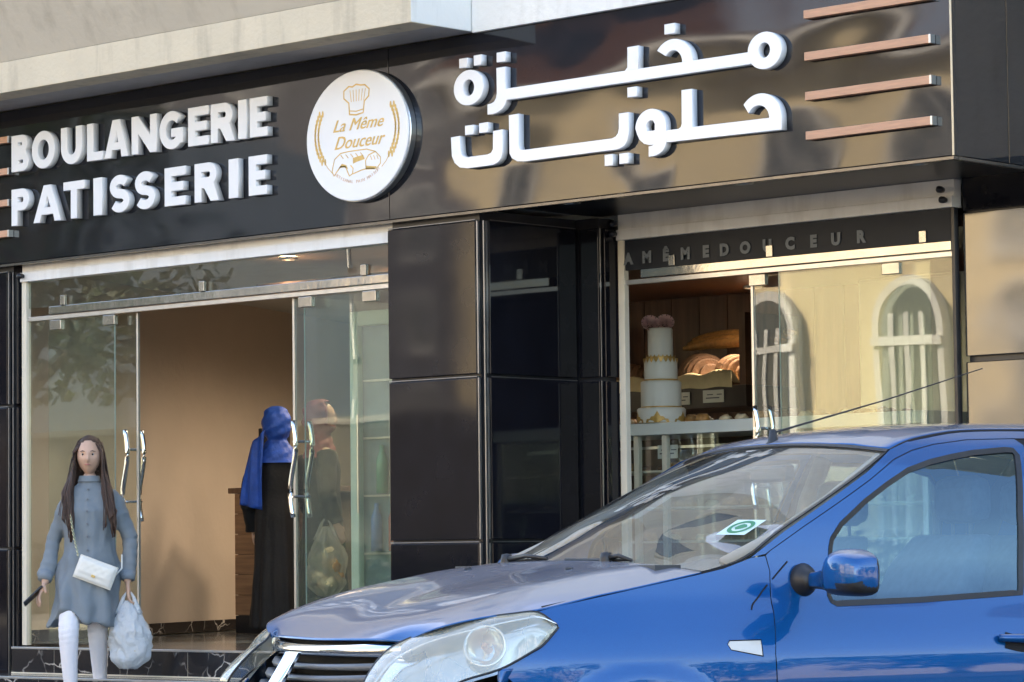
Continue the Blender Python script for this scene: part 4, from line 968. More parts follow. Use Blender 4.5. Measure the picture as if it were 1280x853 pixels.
# plastic bags
def plastic_bag(loc, label, h, w, d, tint, seed, rz=YAWP, contents=None, alpha=.75, cat='plastic bag'):
    e = empty('plastic_bag', loc, rz, label, cat); V, F = [], []; n, m_ = 56, 34
    for i in range(m_ + 1):
        u = i / m_; z = -h * u
        pr_ = (.16 + .84 * min(1, u * 2.3) ** .8) * (1 - .55 * max(0, (u - .80) / .20) ** 1.6)
        for j in range(n):
            t = 2 * PI * j / n; p = Vector((math.cos(t), math.sin(t), u * 2.2 + seed))
            f = pr_ * (1 + .18 * noise.noise(p * 1.6) + .16 * noise.noise(p * 4.5 + Vector((9, 0, 0))) + .14 * abs(noise.noise(Vector((math.cos(t) * 9, math.sin(t) * 9, u * 4)))))
            V.append((w * f * math.cos(t), d * f * math.sin(t), z + .008 * noise.noise(p * 3)))
    for i in range(m_):
        for j in range(n): a = i * n + j; b = i * n + (j + 1) % n; F.append((a, a + n, b + n, b))
    F.append(tuple(range(m_ * n, (m_ + 1) * n))[::-1])
    nm = 'plastic_film_%d' % int(seed * 10)
    m, nt, b, L = nodes(nm); sset(b, Roughness=.28); b.inputs['Base Color'].default_value = rgb(tint)
    trn = nt.nodes.new('ShaderNodeBsdfTranslucent'); trn.inputs[0].default_value = rgb(tint); tp = nt.nodes.new('ShaderNodeBsdfTransparent')
    m1 = nt.nodes.new('ShaderNodeMixShader'); m1.inputs[0].default_value = .35; m2 = nt.nodes.new('ShaderNodeMixShader'); m2.inputs[0].default_value = alpha
    out = nt.nodes['Material Output']; L.new(b.outputs[0], m1.inputs[1]); L.new(trn.outputs[0], m1.inputs[2]); L.new(tp.outputs[0], m2.inputs[1]); L.new(m1.outputs[0], m2.inputs[2]); L.new(m2.outputs[0], out.inputs[0])
    nz = nt.nodes.new('ShaderNodeTexNoise'); nz.inputs['Scale'].default_value = 22; nz.inputs['Detail'].default_value = 5; nz.inputs['Distortion'].default_value = 1.5
    tc = nt.nodes.new('ShaderNodeTexCoord'); L.new(tc.outputs['Object'], nz.inputs[0]); bp = nt.nodes.new('ShaderNodeBump'); bp.inputs['Strength'].default_value = .9; bp.inputs['Distance'].default_value = .015
    L.new(nz.outputs[0], bp.inputs['Height']); L.new(bp.outputs[0], b.inputs['Normal'])
    mesh_obj('film', V, F, m, e, True)
    for sx in (-1, 1):
        H = MB(); pts_ = [(sx * .012, 0, .05), (sx * .03, -.01, .02), (sx * w * .42, 0, -h * .12), (sx * w * .5, 0, -h * .2)]
        H.tube(pts_, [.006, .010, .020, .028], 10); H.build('handle', m, e, smooth=True)
    return e
plastic_bag(local((.235, -.05, .62)), 'white plastic carrier bag in the walking woman\'s left hand', .40, .118, .09, (.74, .80, .86), 1.3, alpha=.9)
it = blob('bread_roll', .09, .07, .07, crm, 14, .4, 4, label='wrapped goods inside the white carrier bag', cat='goods'); it.location = local((.235, -.05, .30))

def robed(name_label, loc, rz, scarf, robe, h, pose, skin_show=True):
    e = empty('person', loc, rz, name_label, 'person'); s = h / 1.6
    P_ = dict(pel=((0, 0, .82), (.14, .11)), ab=((0, 0, .98), (.12, .09)), ch=((0, 0, 1.15), (.14, .10)), sh=((0, 0, 1.25), (.10, .07)), nk=((0, 0, 1.32), .05), nk2=((0, -.01, 1.40), .048),
        rhip=((-.08, 0, .78), .085), rk=((-.09, -.02, .45), .055), ra=((-.09, 0, .07), .036), rt=((-.09, -.12, .03), .03), lhip=((.08, 0, .78), .085), lk=((.09, -.02, .45), .055), la=((.09, 0, .07), .036), lt=((.09, -.12, .03), .03))
    E_ = [('pel', 'ab'), ('ab', 'ch'), ('ch', 'sh'), ('sh', 'nk'), ('nk', 'nk2'), ('pel', 'rhip'), ('rhip', 'rk'), ('rk', 'ra'), ('ra', 'rt'), ('pel', 'lhip'), ('lhip', 'lk'), ('lk', 'la'), ('la', 'lt')]
    for sd_, (el, wr) in pose.items():
        x = -.15 if sd_ == 'r' else .15
        P_[sd_ + 's'] = ((x, 0, 1.24), .05); P_[sd_ + 'e'] = (el, .04); P_[sd_ + 'w'] = (wr, .027); E_ += [('sh', sd_ + 's'), (sd_ + 's', sd_ + 'e'), (sd_ + 'e', sd_ + 'w')]
    b_ = skinned(P_, E_, 'pel')
    hs = [b_, head_mesh((0, -.015, 1.478))] + [hand_mesh(wr, Vector(wr) - Vector(el), 1 if sd_ == 'r' else -1, (0, 1, .2), .7) for sd_, (el, wr) in pose.items()]
    V, F = join_meshes(hs); o = remeshed('body', V, F, skin, .008, e, 1)
    rb = loft(interp([(0, -.005, 1.33, .07, .065), (0, 0, 1.28, .13, .085), (0, 0, 1.23, .195, .11), (0, 0, 1.12, .185, .13), (0, 0, .98, .17, .125), (0, 0, .82, .19, .145), (0, 0, .55, .205, .165), (0, 0, .3, .22, .185), (0, 0, .05, .245, .205)], 4), 48, .06, 8, 2.)
    mb_ = MB()
    for sd_, (el, wr) in pose.items():
        x = -.15 if sd_ == 'r' else .15; pp = [Vector((x, 0, 1.245)).lerp(Vector(el), i / 5) for i in range(6)] + [Vector(el).lerp(Vector(wr), i / 6) for i in range(1, 7)]
        mb_.tube(pp, [.075 - .012 * i / 11 + .005 * math.sin(i * 2.4) for i in range(12)], 16)
    m2 = bpy.data.meshes.new('x'); m2.from_pydata(mb_.v, [], mb_.f)
    V, F = join_meshes([rb, m2]); remeshed('robe', V, F, robe, .012, e, 3, lambda v, n: v + n * (.016 * noise.noise(Vector((v.x * 8, v.y * 8, v.z * 2.2))) + .006 * math.sin(math.atan2(v.y, v.x) * 11 + v.z * 2) * max(0, 1 - v.z)))
    # head scarf: hood around the head, neck wrap, tail down the back
    V, F = [], []; n, m_ = 48, 40
    for i in range(m_ + 1):
        u = i / m_
        for j in range(n):
            t = 2 * PI * j / n
            if u < .62: ph = PI * .80 * u / .62; rx, ry, z = .122 * math.sin(ph) ** .7, .135 * math.sin(ph) ** .8, .128 * math.cos(ph)
            else: q = (u - .62) / .38; rx, ry, z = .082 + .105 * q ** .9, .075 + .055 * q, -.109 - .165 * q
            y = -math.cos(t) * ry + .012
            if y < 0 and .13 < u < .50: y *= .30      # face opening
            f = 1 + .10 * noise.noise(Vector((math.cos(t) * 2.2, math.sin(t) * 2.2, u * 9))) + .035 * math.sin(t * 3 + u * 40)
            V.append((math.sin(t) * rx * f, y * f, 1.485 + z))
    for i in range(m_):
        for j in range(n): a = i * n + j; b = i * n + (j + 1) % n; F.append((a, a + n, b + n, b))
    mesh_obj('head_scarf', V, F, scarf, e, True)
    e.scale = (s * .84, s * .92, s)
    return e
black = mat('black_robe', (.006, .006, .009), .8, var=.3, bump=.2)
blue = mat('royal_blue_scarf', (.010, .085, .50), .6, var=.35, scale=14, bump=.4, bscale=25)
pinks = mat('dusty_pink_scarf', (.26, .075, .08), .7, var=.2)
p2 = robed('person in long black robe and royal blue headscarf standing at the cash desk', (-15.80, 2.31, .565), R(180 + 30), blue, black, 1.56, {'r': ((-.235, -.04, .97), (-.20, -.22, .90)), 'l': ((.26, .02, .97), (.25, -.10, .74))})
# the scarf's loose end over the back and shoulder
V, F = [], []
for i in range(19):
    for j in range(9):
        u, v_ = i / 18, j / 8; x = .06 + (.15 + .06 * u) * v_ + .03 * u; y = .135 - .06 * v_ * v_ + .022 * math.sin(v_ * 11 + u * 3) + .03 * math.sin(u * PI) ; z = 1.44 - .56 * u * (1 - .25 * v_) - .10 * v_
        V.append((x, y, z))
for i in range(18):
    for j in range(8): a = i * 9 + j; F.append((a, a + 1, a + 10, a + 9))
o = mesh_obj('scarf_tail', V, F, blue, p2, True); o.modifiers.new('s', 'SOLIDIFY').thickness = .004
p3 = robed('person in dusty pink headscarf and dark robe behind the entrance glass', (-15.22, 2.18, .565), R(150), pinks, mat('dark_green_robe', (.03, .035, .028), .8, var=.4), 1.58, {'r': ((-.24, .02, .97), (-.235, -.05, .76)), 'l': ((.25, .02, .97), (.24, -.1, .80))})
pbg = plastic_bag((-15.06, 2.06, 1.30), 'thin clear plastic bag of bread rolls held behind the entrance glass', .46, .125, .1, (.75, .74, .70), 2.1, alpha=.32)
for k in range(7):
    o = blob('bread_roll', .06, .045, .04, crust if k % 3 else crm, 12, .3, k, label='golden bread roll inside the clear plastic bag', cat='bread', group='rolls in the clear bag'); o.location = (-15.06 + .05 * (-1) ** k, 2.06 + .03 * (k % 3 - 1), .90 + k * .034); o.rotation_euler = (k, k * 2, k)

# ------------------------------------------------------------------ the blue car (s = metres behind the bumper, w = to its left, h = up)
car = empty('parked_car', (-7.511, -5.441, .092), -1.865, 'dusty blue hatchback parked nose out in front of the bakery', 'car')
def flake_paint():
    m, nt, b, L = nodes('blue_car_paint'); sset(b, Roughness=.38, Metallic=.35, IOR=1.5)
    b.inputs['Coat Weight'].default_value = .9; b.inputs['Coat Roughness'].default_value = .03; b.inputs['Coat IOR'].default_value = 1.6
    tc = nt.nodes.new('ShaderNodeTexCoord'); nz = nt.nodes.new('ShaderNodeTexNoise'); nz.inputs['Scale'].default_value = 900; L.new(tc.outputs['Object'], nz.inputs[0])
    rp = nt.nodes.new('ShaderNodeValToRGB'); rp.color_ramp.elements[0].color = (.0, .050, .19, 1); rp.color_ramp.elements[1].color = (.0, .112, .34, 1); b.inputs['Specular IOR Level'].default_value = 0.0; L.new(nz.outputs[0], rp.inputs[0])
    # dust film on upward faces, with the grey of reflected walls painted in
    ge = nt.nodes.new('ShaderNodeNewGeometry'); sx = nt.nodes.new('ShaderNodeSeparateXYZ'); L.new(ge.outputs['Normal'], sx.inputs[0])
    mr = nt.nodes.new('ShaderNodeMapRange'); mr.inputs[1].default_value = .60; mr.inputs[2].default_value = .92; mr.inputs[3].default_value = .0; mr.inputs[4].default_value = 1.0; L.new(sx.outputs[2], mr.inputs[0])
    n2 = nt.nodes.new('ShaderNodeTexNoise'); n2.inputs['Scale'].default_value = 3; n2.inputs['Detail'].default_value = 9; L.new(tc.outputs['Object'], n2.inputs[0]); n3 = nt.nodes.new('ShaderNodeMapRange'); n3.inputs[3].default_value = .56; n3.inputs[4].default_value = .82; L.new(n2.outputs[0], n3.inputs[0])
    mu = nt.nodes.new('ShaderNodeMath'); mu.operation = 'MULTIPLY'; L.new(mr.outputs[0], mu.inputs[0]); L.new(n3.outputs[0], mu.inputs[1])
    mx = nt.nodes.new('ShaderNodeMix'); mx.data_type = 'RGBA'; L.new(mu.outputs[0], mx.inputs[0]); L.new(rp.outputs[0], mx.inputs[6]); mx.inputs[7].default_value = (.36, .33, .31, 1)
    L.new(mx.outputs[2], b.inputs['Base Color'])
    cr_ = nt.nodes.new('ShaderNodeMath'); cr_.operation = 'MULTIPLY_ADD'; L.new(mu.outputs[0], cr_.inputs[0]); cr_.inputs[1].default_value = .03; cr_.inputs[2].default_value = .03; L.new(cr_.outputs[0], b.inputs['Coat Roughness'])
    return m
M['paint'] = flake_paint()
M['rub'] = mat('black_car_rubber', (.022, .022, .024), .45, var=.3, scale=20)
M['plas'] = mat('dark_grey_plastic', (.045, .047, .052), .5, var=.2, scale=30, bump=.1, bscale=300)
M['slat'] = mat('grey_grille_plastic', (.13, .14, .155), .4, var=.2)
M['wind'] = glass('windscreen_glass', .12, (.90, .93, .90), haze=.12, hazecol=(.60, .54, .44))  # beige haze partly paints in the cream wall's reflection
M['sideg'] = glass('side_window_glass', .13, (.44, .60, .70), gtint=(.58, .84, 1))  # sky blue is painted into the reflection tint
M['seat'] = mat('grey_seat_cloth', (.10, .12, .15), .9, var=.3, scale=30)
M['inner'] = mat('dark_car_interior', (.035, .038, .045), .8, var=.2)
M['headliner'] = mat('pale_headliner', (.36, .34, .30), .9, var=.1)
def lerp(x, t):
    for (a, b), (c, d) in zip(t, t[1:]):
        if x <= c: return b + (d - b) * max(0, (x - a) / (c - a))
    return t[-1][1]
def smooth_tab(t, n=200):
    x0, x1 = t[0][0], t[-1][0]; xs = [x0 + (x1 - x0) * i / n for i in range(n + 1)]; ys = [lerp(x, t) for x in xs]
    for _ in range(14): ys = [ys[0]] + [(ys[i - 1] + 2 * ys[i] + ys[i + 1]) / 4 for i in range(1, n)] + [ys[-1]]
    return x0, x1, n, ys
def tab(x, T_):
    x0, x1, n, ys = T_; u = (x - x0) / (x1 - x0) * n; u = min(max(u, 0), n - 1e-6); i = int(u); return ys[i] + (ys[i + 1] - ys[i]) * (u - i)
WM = smooth_tab([(0.3, .74), (.6, .805), (.9, .842), (1.2, .860), (1.4, .866), (2.0, .870), (2.6, .870), (3.2, .862), (3.6, .84), (4.0, .77)])
WH = smooth_tab([(.1, -.05), (.3, -.02), (.45, -.005), (.6, 0), (.68, -.006), (.75, -.028), (.80, -.052), (.85, -.080), (.94, -.100), (1.02, -.112), (1.10, -.127), (1.2, -.156), (1.29, -.19), (1.35, -.222), (1.40, -.262), (1.43, -.30)])
def W(s, h):
    w = tab(s, WM) + tab(h, WH)
    if h < .66:
        for c in (.90, 3.49):
            r = math.hypot(s - c, h - .20)
            if r < .52: t = min(1, max(0, (.475 - r) / .07)); w += .013 * t * t * (3 - 2 * t)
    t = max(0, 1 - abs(h - .812) / .018)          # belt crease
    if s > 1.25: w += .006 * t * min(1, (s - 1.25) / .3) ** 2
    return w
def inside(p, poly):
    c = False; x, y = p
    for (x1, y1), (x2, y2) in zip(poly, poly[1:] + poly[:1]):
        if (y1 > y) != (y2 > y) and x < (x2 - x1) * (y - y1) / (y2 - y1) + x1: c = not c
    return c
def dense(poly, d, closed=True):
    out = []; pr_ = list(zip(poly, poly[1:] + poly[:1])) if closed else list(zip(poly, poly[1:]))
    for a, b in pr_:
        k = max(1, int(math.dist(a, b) / d))
        for i in range(k): out.append((a[0] + (b[0] - a[0]) * i / k, a[1] + (b[1] - a[1]) * i / k))
    if not closed: out.append(poly[-1])
    return out
def spline(pts, k=6):
    """Catmull-Rom through points of any dimension"""
    P_ = [pts[0]] + list(pts) + [pts[-1]]; out = []
    for i in range(1, len(P_) - 2):
        for q in range(k):
            t = q / k; out.append(tuple(.5 * (2 * b + (c - a) * t + (2 * a - 5 * b + 4 * c - d) * t * t + (3 * b - a - 3 * c + d) * t ** 3) for a, b, c, d in zip(P_[i - 1], P_[i], P_[i + 1], P_[i + 2])))
    return out + [tuple(pts[-1])]
def panel2d(outline, holes, d=.035):
    ol = dense(outline, d); hs = [dense(h, d) for h in holes]; P_ = [Vector(p) for p in ol]; E_ = [(i, (i + 1) % len(ol)) for i in range(len(ol))]
    for h in hs:
        n = len(P_); P_ += [Vector(p) for p in h]; E_ += [(n + i, n + (i + 1) % len(h)) for i in range(len(h))]
    x0, x1 = min(p[0] for p in ol), max(p[0] for p in ol); y0, y1 = min(p[1] for p in ol), max(p[1] for p in ol)
    nb_ = [Vector(p) for p in P_]
    i = 0; y = y0 + d * .6
    while y < y1:
        x = x0 + d * (.5 + .5 * (i % 2)); i += 1
        while x < x1:
            if inside((x, y), ol) and not any(inside((x, y), h) for h in hs) and min((q.x - x) ** 2 + (q.y - y) ** 2 for q in nb_) > (d * .45) ** 2: P_.append(Vector((x, y)))
            x += d
        y += d * .87
    v, e, f, *_ = delaunay_2d_cdt(P_, E_, [], 0, 1e-6)
    F = []
    for t in f:
        c = sum((v[i] for i in t), Vector((0, 0))) / len(t)
        if inside(c, ol) and not any(inside(c, h) for h in hs): F.append(tuple(t))
    return [tuple(p) for p in v], F
def wnorm(s, h, sd_):
    e = .006; ds = (W(s + e, h) - W(s - e, h)) / (2 * e); dh = (W(s, h + e) - W(s, h - e)) / (2 * e)
    return Vector((ds, sd_ * 1.0, -dh)).normalized()
def side_panel(name, outline, holes, m, off=0., d=.035, parent=None, sides=(1, -1), thick=.003, **k):
    V2, F = panel2d(outline, holes, d); res = []; n = len(V2)
    cnt = {}
    for f in F:
        for a, b in zip(f, f[1:] + f[:1]): cnt[(a, b)] = 1
    for sd_ in sides:
        V = [(-s, sd_ * (W(s, h) + off), h) for s, h in V2]; N = [wnorm(s, h, sd_) for s, h in V2]; FF = []
        for f in F:
            a, b, c = (Vector(V[i]) for i in f[:3]); nn_ = (b - a).cross(c - a)
            FF.append(f if nn_.y * sd_ > 0 else f[::-1])
        if thick:
            B = [tuple(Vector(v) - n_ * thick) for v, n_ in zip(V, N)]; ed = set()
            for f in FF:
                for a, b in zip(f, f[1:] + f[:1]): ed.add((a, b))
            rim = [(b, a, n + a, n + b) for a, b in ed if (b, a) not in ed]
            FF = FF + [tuple(n + i for i in f[::-1]) for f in FF] + rim; V = V + B; N = N + [-q for q in N]
        o = mesh_obj(name, V, FF, m, parent or car, True, **k)
        o.data.normals_split_custom_set_from_vertices([tuple(q) for q in N]); res.append(o)
    return res
def grid(name, rows, m, parent=car, mirror=False, sy=1, flip=False, k=1, thick=0., **kw):
    """rows of (s, w, h) points, spline-smoothed across and along"""
    if k > 1:
        rows = [spline(r, k) for r in rows]; cols = [spline(c, k) for c in zip(*rows)]; rows = list(zip(*cols))
    n = len(rows[0]); V = [(-p[0], p[1] * sy, p[2]) for r in rows for p in r]
    F = [(i * n + j, i * n + j + 1, (i + 1) * n + j + 1, (i + 1) * n + j) for i in range(len(rows) - 1) for j in range(n - 1)]
    if flip != (sy < 0): F = [f[::-1] for f in F]
    o = mesh_obj(name, V, F, m, parent, True, **kw)
    if thick: md = o.modifiers.new('t', 'SOLIDIFY'); md.thickness = thick; md.offset = -1
    return o
# --- hood: right half mirrored to a full sheet
HR = [[(.165, 0, .735), (.175, .2, .737), (.197, .35, .738), (.222, .43, .736), (.235, .47, .733)],
      [(.29, 0, .797), (.29, .24, .80), (.288, .42, .800), (.284, .52, .792), (.280, .60, .776)],
      [(.42, 0, .842), (.42, .27, .849), (.415, .49, .847), (.405, .60, .832), (.40, .675, .808)],
      [(.60, 0, .886), (.60, .28, .894), (.595, .53, .892), (.59, .645, .868), (.585, .722, .830)],
      [(.80, 0, .925), (.80, .30, .931), (.80, .55, .927), (.79, .665, .902), (.778, .742, .869)],
      [(.95, 0, .952), (.95, .30, .957), (.95, .56, .951), (.945, .67, .926), (.942, .752, .897)],
      [(1.075, 0, .982), (1.085, .30, .979), (1.11, .56, .968), (1.145, .68, .953), (1.176, .757, .940)]]
full = [[(s, -w, h) for s, w, h in r[:0:-1]] + r for r in HR]
hood = grid('hood', full, 'paint', k=6, flip=True, thick=.004)
# --- fenders, doors, quarter panels
hoodedge = [(.575, .828), (.626, .840), (.778, .867), (.942, .897), (1.176, .938), (1.26, .954), (1.372, .988)]
archf = [(.90 + .335 * math.cos(R(a)), .20 + .335 * math.sin(R(a))) for a in range(-25, 206, 11)]
fo = hoodedge + [(1.427, .993), (1.437, .944), (1.419, .81), (1.390, .679), (1.388, .55), (1.392, .12), (1.25, .10)] + [(x, y) for x, y in archf if y > .10] + [(.50, .20), (.44, .45), (.457, .612), (.417, .650), (.568, .727), (.630, .777)]
mk_h = [(1.213, .713), (1.224, .726), (1.347, .726), (1.345, .669), (1.224, .693)]
side_panel('fender', fo, [mk_h], 'paint', d=.022)
mk_i = [(1.217, .713), (1.226, .722), (1.343, .722), (1.341, .674), (1.226, .696)]
for o in side_panel('side_marker', mk_i, [], mat('clear_marker_lens', (.62, .60, .56), .15, coat=.5), -.0005, d=.02): pass
# A-pillar and roof rail run: one frame with the front window opening
wtop = [(1.654, .863), (1.686, 1.023), (1.697, 1.052), (1.745, 1.103), (1.862, 1.180), (1.968, 1.237), (2.075, 1.287), (2.18, 1.316), (2.282, 1.335), (2.383, 1.350), (2.533, 1.362), (2.572, 1.359), (2.586, 1.335), (2.532, 1.14), (2.488, .889), (2.474, .850)]
wbot = [(2.025, .832), (1.680, .826), (1.660, .838)]
whole = wtop + wbot
def shrink(poly, d):
    n = len(poly); out = []; ar = sum(a[0] * b[1] - b[0] * a[1] for a, b in zip(poly, poly[1:] + poly[:1]))
    for i in range(n):
        a, b, c = Vector(poly[i - 1]), Vector(poly[i]), Vector(poly[(i + 1) % n]); t = (c - a).normalized(); nrm = Vector((-t.y, t.x)) * (1 if ar > 0 else -1); out.append(tuple(b + nrm * d))
    return out
ditch = [(1.372, .990), (1.511, 1.072), (1.747, 1.192), (1.904, 1.273), (2.03, 1.350), (2.121, 1.379), (2.227, 1.400), (2.387, 1.419), (2.636, 1.425)]
fd = [(1.441, .944), (1.431, .996), (1.45, 1.010), (1.60, 1.090), (1.747, 1.163), (1.904, 1.243), (2.03, 1.314), (2.121, 1.346), (2.227, 1.368), (2.387, 1.386), (2.60, 1.392), (2.625, 1.37), (2.570, 1.12), (2.525, .87), (2.53, .70), (2.54, .45), (2.52, .12), (1.396, .12), (1.394, .679), (1.423, .81)]
doors = side_panel('front_door', fd, [whole], 'paint')
rail = ditch + [(2.85, 1.428), (3.1, 1.424), (3.4, 1.405), (3.62, 1.37)] + [(3.58, 1.345), (3.4, 1.375), (3.1, 1.393), (2.85, 1.397), (2.60, 1.3955), (2.387, 1.3895), (2.227, 1.3715), (2.121, 1.3495), (2.03, 1.3175), (1.904, 1.2465), (1.747, 1.1665), (1.60, 1.0935), (1.45, 1.0135), (1.43, 1.001)]
side_panel('roof_rail', rail, [], 'paint')
w2 = [(2.63, .85), (2.65, 1.12), (2.69, 1.335), (2.72, 1.352), (3.05, 1.345), (3.22, 1.31), (3.32, 1.22), (3.34, .90), (3.32, .862)]
rd = [(2.545, .12), (2.565, .45), (2.555, .70), (2.55, .87), (2.595, 1.12), (2.65, 1.37), (2.65, 1.392), (2.85, 1.394), (3.1, 1.39), (3.30, 1.37), (3.42, 1.22), (3.46, .95), (3.44, .72), (3.25, .60), (3.14, .48), (3.10, .35), (3.10, .12)]
side_panel('rear_door', rd, [w2], 'paint')
archr = [(3.49 + .335 * math.cos(R(a)), .20 + .335 * math.sin(R(a))) for a in range(190, -26, -11)]
qp = [(3.425, 1.22), (3.465, .95), (3.445, .725), (3.255, .605), (3.145, .48), (3.105, .35), (3.105, .12)] + [p for p in archr if p[1] > .12] + [(3.86, .13), (3.97, .25), (3.99, .6), (3.93, .85), (3.80, 1.05), (3.66, 1.34), (3.40, 1.37), (3.31, 1.368)]
side_panel('rear_quarter', qp, [], 'paint')
for sd_ in (1, -1):
    for nm, wp in (('front_window', whole), ('rear_window', w2)):
        g_ = side_panel(nm, shrink(wp, .012), [], 'sideg', -.008, d=.06, sides=(sd_,), thick=0)[0]
        # dark rubber frame
        a_ = dense(shrink(wp, -.001), .03); b_ = shrink(a_, .019); V = []; n = len(a_)
        for q, of in ((a_, .002), (b_, -.003)): V += [(-s, sd_ * (W(s, h) + of), h) for s, h in q]
        V += [(-s, sd_ * (W(s, h) - .012), h) for s, h in b_]
        F = [(i, (i + 1) % n, n + (i + 1) % n, n + i) for i in range(n)] + [(n + i, n + (i + 1) % n, 2 * n + (i + 1) % n, 2 * n + i) for i in range(n)]
        mesh_obj('window_seal', V, F, 'rub', g_)
# dark backing behind the shut lines
def strip(name, pts, w, m, off, sd_=1, parent=None, thick=.004):
    P_ = spline(pts, 4); o1 = stroke(P_, w); n = len(P_); V = [(-s, sd_ * (W(s, h) + off), h) for s, h in o1]; F = [(i, i + 1, 2 * n - 2 - i, 2 * n - 1 - i) for i in range(n - 1)]
    o = mesh_obj(name, V, F, m, parent or car); md = o.modifiers.new('t', 'SOLIDIFY'); md.thickness = thick; md.offset = 0; return o
gapm = mat('shut_line_shadow_rubber', (.006, .006, .008), .8)
for sd_ in (1, -1):
    strip('door_seal', [(1.435, 1.0), (1.439, .944), (1.421, .81), (1.392, .679), (1.390, .55), (1.394, .12)], .03, gapm, -.008, sd_)
    strip('door_seal', [(2.535, .12), (2.555, .45), (2.543, .70), (2.537, .87), (2.582, 1.12), (2.638, 1.38)], .04, gapm, -.008, sd_)
    strip('roof_seal', [(1.43, 1.0), (1.60, 1.092), (1.747, 1.165), (1.904, 1.245), (2.03, 1.316), (2.227, 1.370), (2.387, 1.388), (2.85, 1.396), (3.3, 1.38)], .03, gapm, -.008, sd_)
    strip('hood_seal', [(.60, .829), (.778, .861), (.942, .890), (1.176, .930), (1.3, .955)], .03, gapm, -.014, sd_)
    strip('cowl_groove', [(1.339, .821), (1.350, .838), (1.376, .859), (1.4, .882), (1.421, .900)], .005, gapm, .0015, sd_, thick=.001)
    strip('cowl_groove', [(1.444, .918), (1.47, .940), (1.512, .975)], .005, gapm, .0015, sd_, thick=.001)
# --- windscreen, roof
def lerp3(a, b, t): return tuple(x + (y - x) * t for x, y in zip(a, b))
L_e = [(1.197, .735, .940), (1.26, .735, .954), (1.373, .733, .989), (1.511, .720, 1.071), (1.747, .690, 1.191), (1.904, .661, 1.272), (2.041, .625, 1.346)]
L_t = [0, .07, .2, .36, .64, .83, 1]
rows = []
for (s, w, h), t in zip(L_e, L_t):
    cs, chh = 1.095 + (1.965 - 1.095) * t, .975 + (1.382 - .975) * t + .022 * math.sin(PI * t)
    r = []
    for q in range(-8, 9):
        u = q / 8; a = abs(u) ** 2.4
        r.append((cs + (s - cs) * a, u * w, chh + (h - chh) * a))
    rows.append(r)
ws = grid('windscreen', [spline(r, 2) for r in rows], 'wind', k=1, flip=True)
cols = list(zip(*[spline(r, 2) for r in rows])); rows_s = list(zip(*[spline(c, 5) for c in cols]))
ws.data = (lambda o: (o.data, bpy.data.objects.remove(o))[0])(grid('tmpw', rows_s, 'wind', flip=True))
# black ceramic edge and seal of the windscreen
fr_ = MB()
def edge_strip(pts_o, pts_i, lift=.004):
    n = len(fr_.v); k = len(pts_o)
    fr_.v += [(-p[0], p[1], p[2] + lift) for p in pts_o] + [(-p[0], p[1], p[2] + lift * .4) for p in pts_i]; fr_.f.extend((n + i, n + i + 1, n + k + i + 1, n + k + i) for i in range(k - 1))
le = [r[-1] for r in rows_s]; li = [lerp3(r[-1], r[len(r) // 2], .045) for r in rows_s]
edge_strip(le, li); edge_strip([(s, -w, h) for s, w, h in le], [(s, -w, h) for s, w, h in li])
edge_strip(list(rows_s[-1]), [lerp3(a, b, .3) for a, b in zip(rows_s[-1], rows_s[-3])]); edge_strip(list(rows_s[0]), list(rows_s[2]))
sl_ = fr_.build('windscreen_seal', 'rub', ws); md = sl_.modifiers.new('t', 'SOLIDIFY'); md.thickness = .004
RC = [(1.970, 1.386), (2.05, 1.416), (2.2, 1.439), (2.4, 1.455), (2.65, 1.464), (3.0, 1.467), (3.35, 1.452), (3.65, 1.415), (3.78, 1.385)]
RE = [(2.043, .622, 1.350), (2.121, .613, 1.379), (2.227, .598, 1.400), (2.387, .576, 1.419), (2.636, .568, 1.425), (3.0, .566, 1.425), (3.35, .562, 1.412), (3.62, .556, 1.372), (3.74, .55, 1.35)]
rows = []
for (cs, chh), (s, w, h) in zip(RC, RE):
    rows.append([(cs + (s - cs) * abs(u) ** 2.4, u * w, chh + (h - chh) * abs(u) ** 2.2 + .004 * math.exp(-((abs(u) - .72) / .08) ** 2)) for u in [q / 12 for q in range(-12, 13)]])
cols = [spline(c, 4) for c in zip(*rows)]
grid('roof', list(zip(*cols)), 'paint', flip=True, thick=.004)
for sd_ in (1, -1):
    o1 = MB().tube([(-s, sd_ * (w + .006), h - .003) for s, w, h in spline(RE, 3)], .007, 6).build('roof_ditch', gapm, car)
hl_ = grid('headliner', [[(s + .03, w * .97, h - .03) for s, w, h in r] for r in zip(*cols)], 'headliner')
# hatch, rear glass
rows = [[(3.78, 0, 1.383), (3.76, .3, 1.375), (3.72, .54, 1.35)], [(3.90, 0, 1.15), (3.89, .33, 1.15), (3.83, .62, 1.12)], [(3.98, 0, .93), (3.97, .36, .93), (3.92, .68, .90)]]
mir_ = lambda rs_: [[(s, -w, h) for s, w, h in r[:0:-1]] + r for r in rs_]
grid('rear_screen', mir_(rows), 'sideg', k=4, flip=True)
rows = [[(3.98, 0, .93), (3.97, .36, .93), (3.92, .68, .90)], [(4.01, 0, .75), (4.0, .38, .75), (3.96, .70, .74)], [(4.02, 0, .55), (4.01, .38, .55), (3.98, .70, .55)]]
grid('hatch', mir_(rows), 'paint', k=4, flip=True, thick=.004)
rows = [[(4.03, 0, .55), (4.02, .4, .55), (3.97, .77, .55)], [(4.06, 0, .40), (4.04, .4, .40), (3.98, .80, .40)], [(4.02, 0, .12), (4.0, .4, .12), (3.96, .78, .12)]]
grid('rear_bumper', mir_(rows), 'paint', k=4, flip=True, thick=.006)
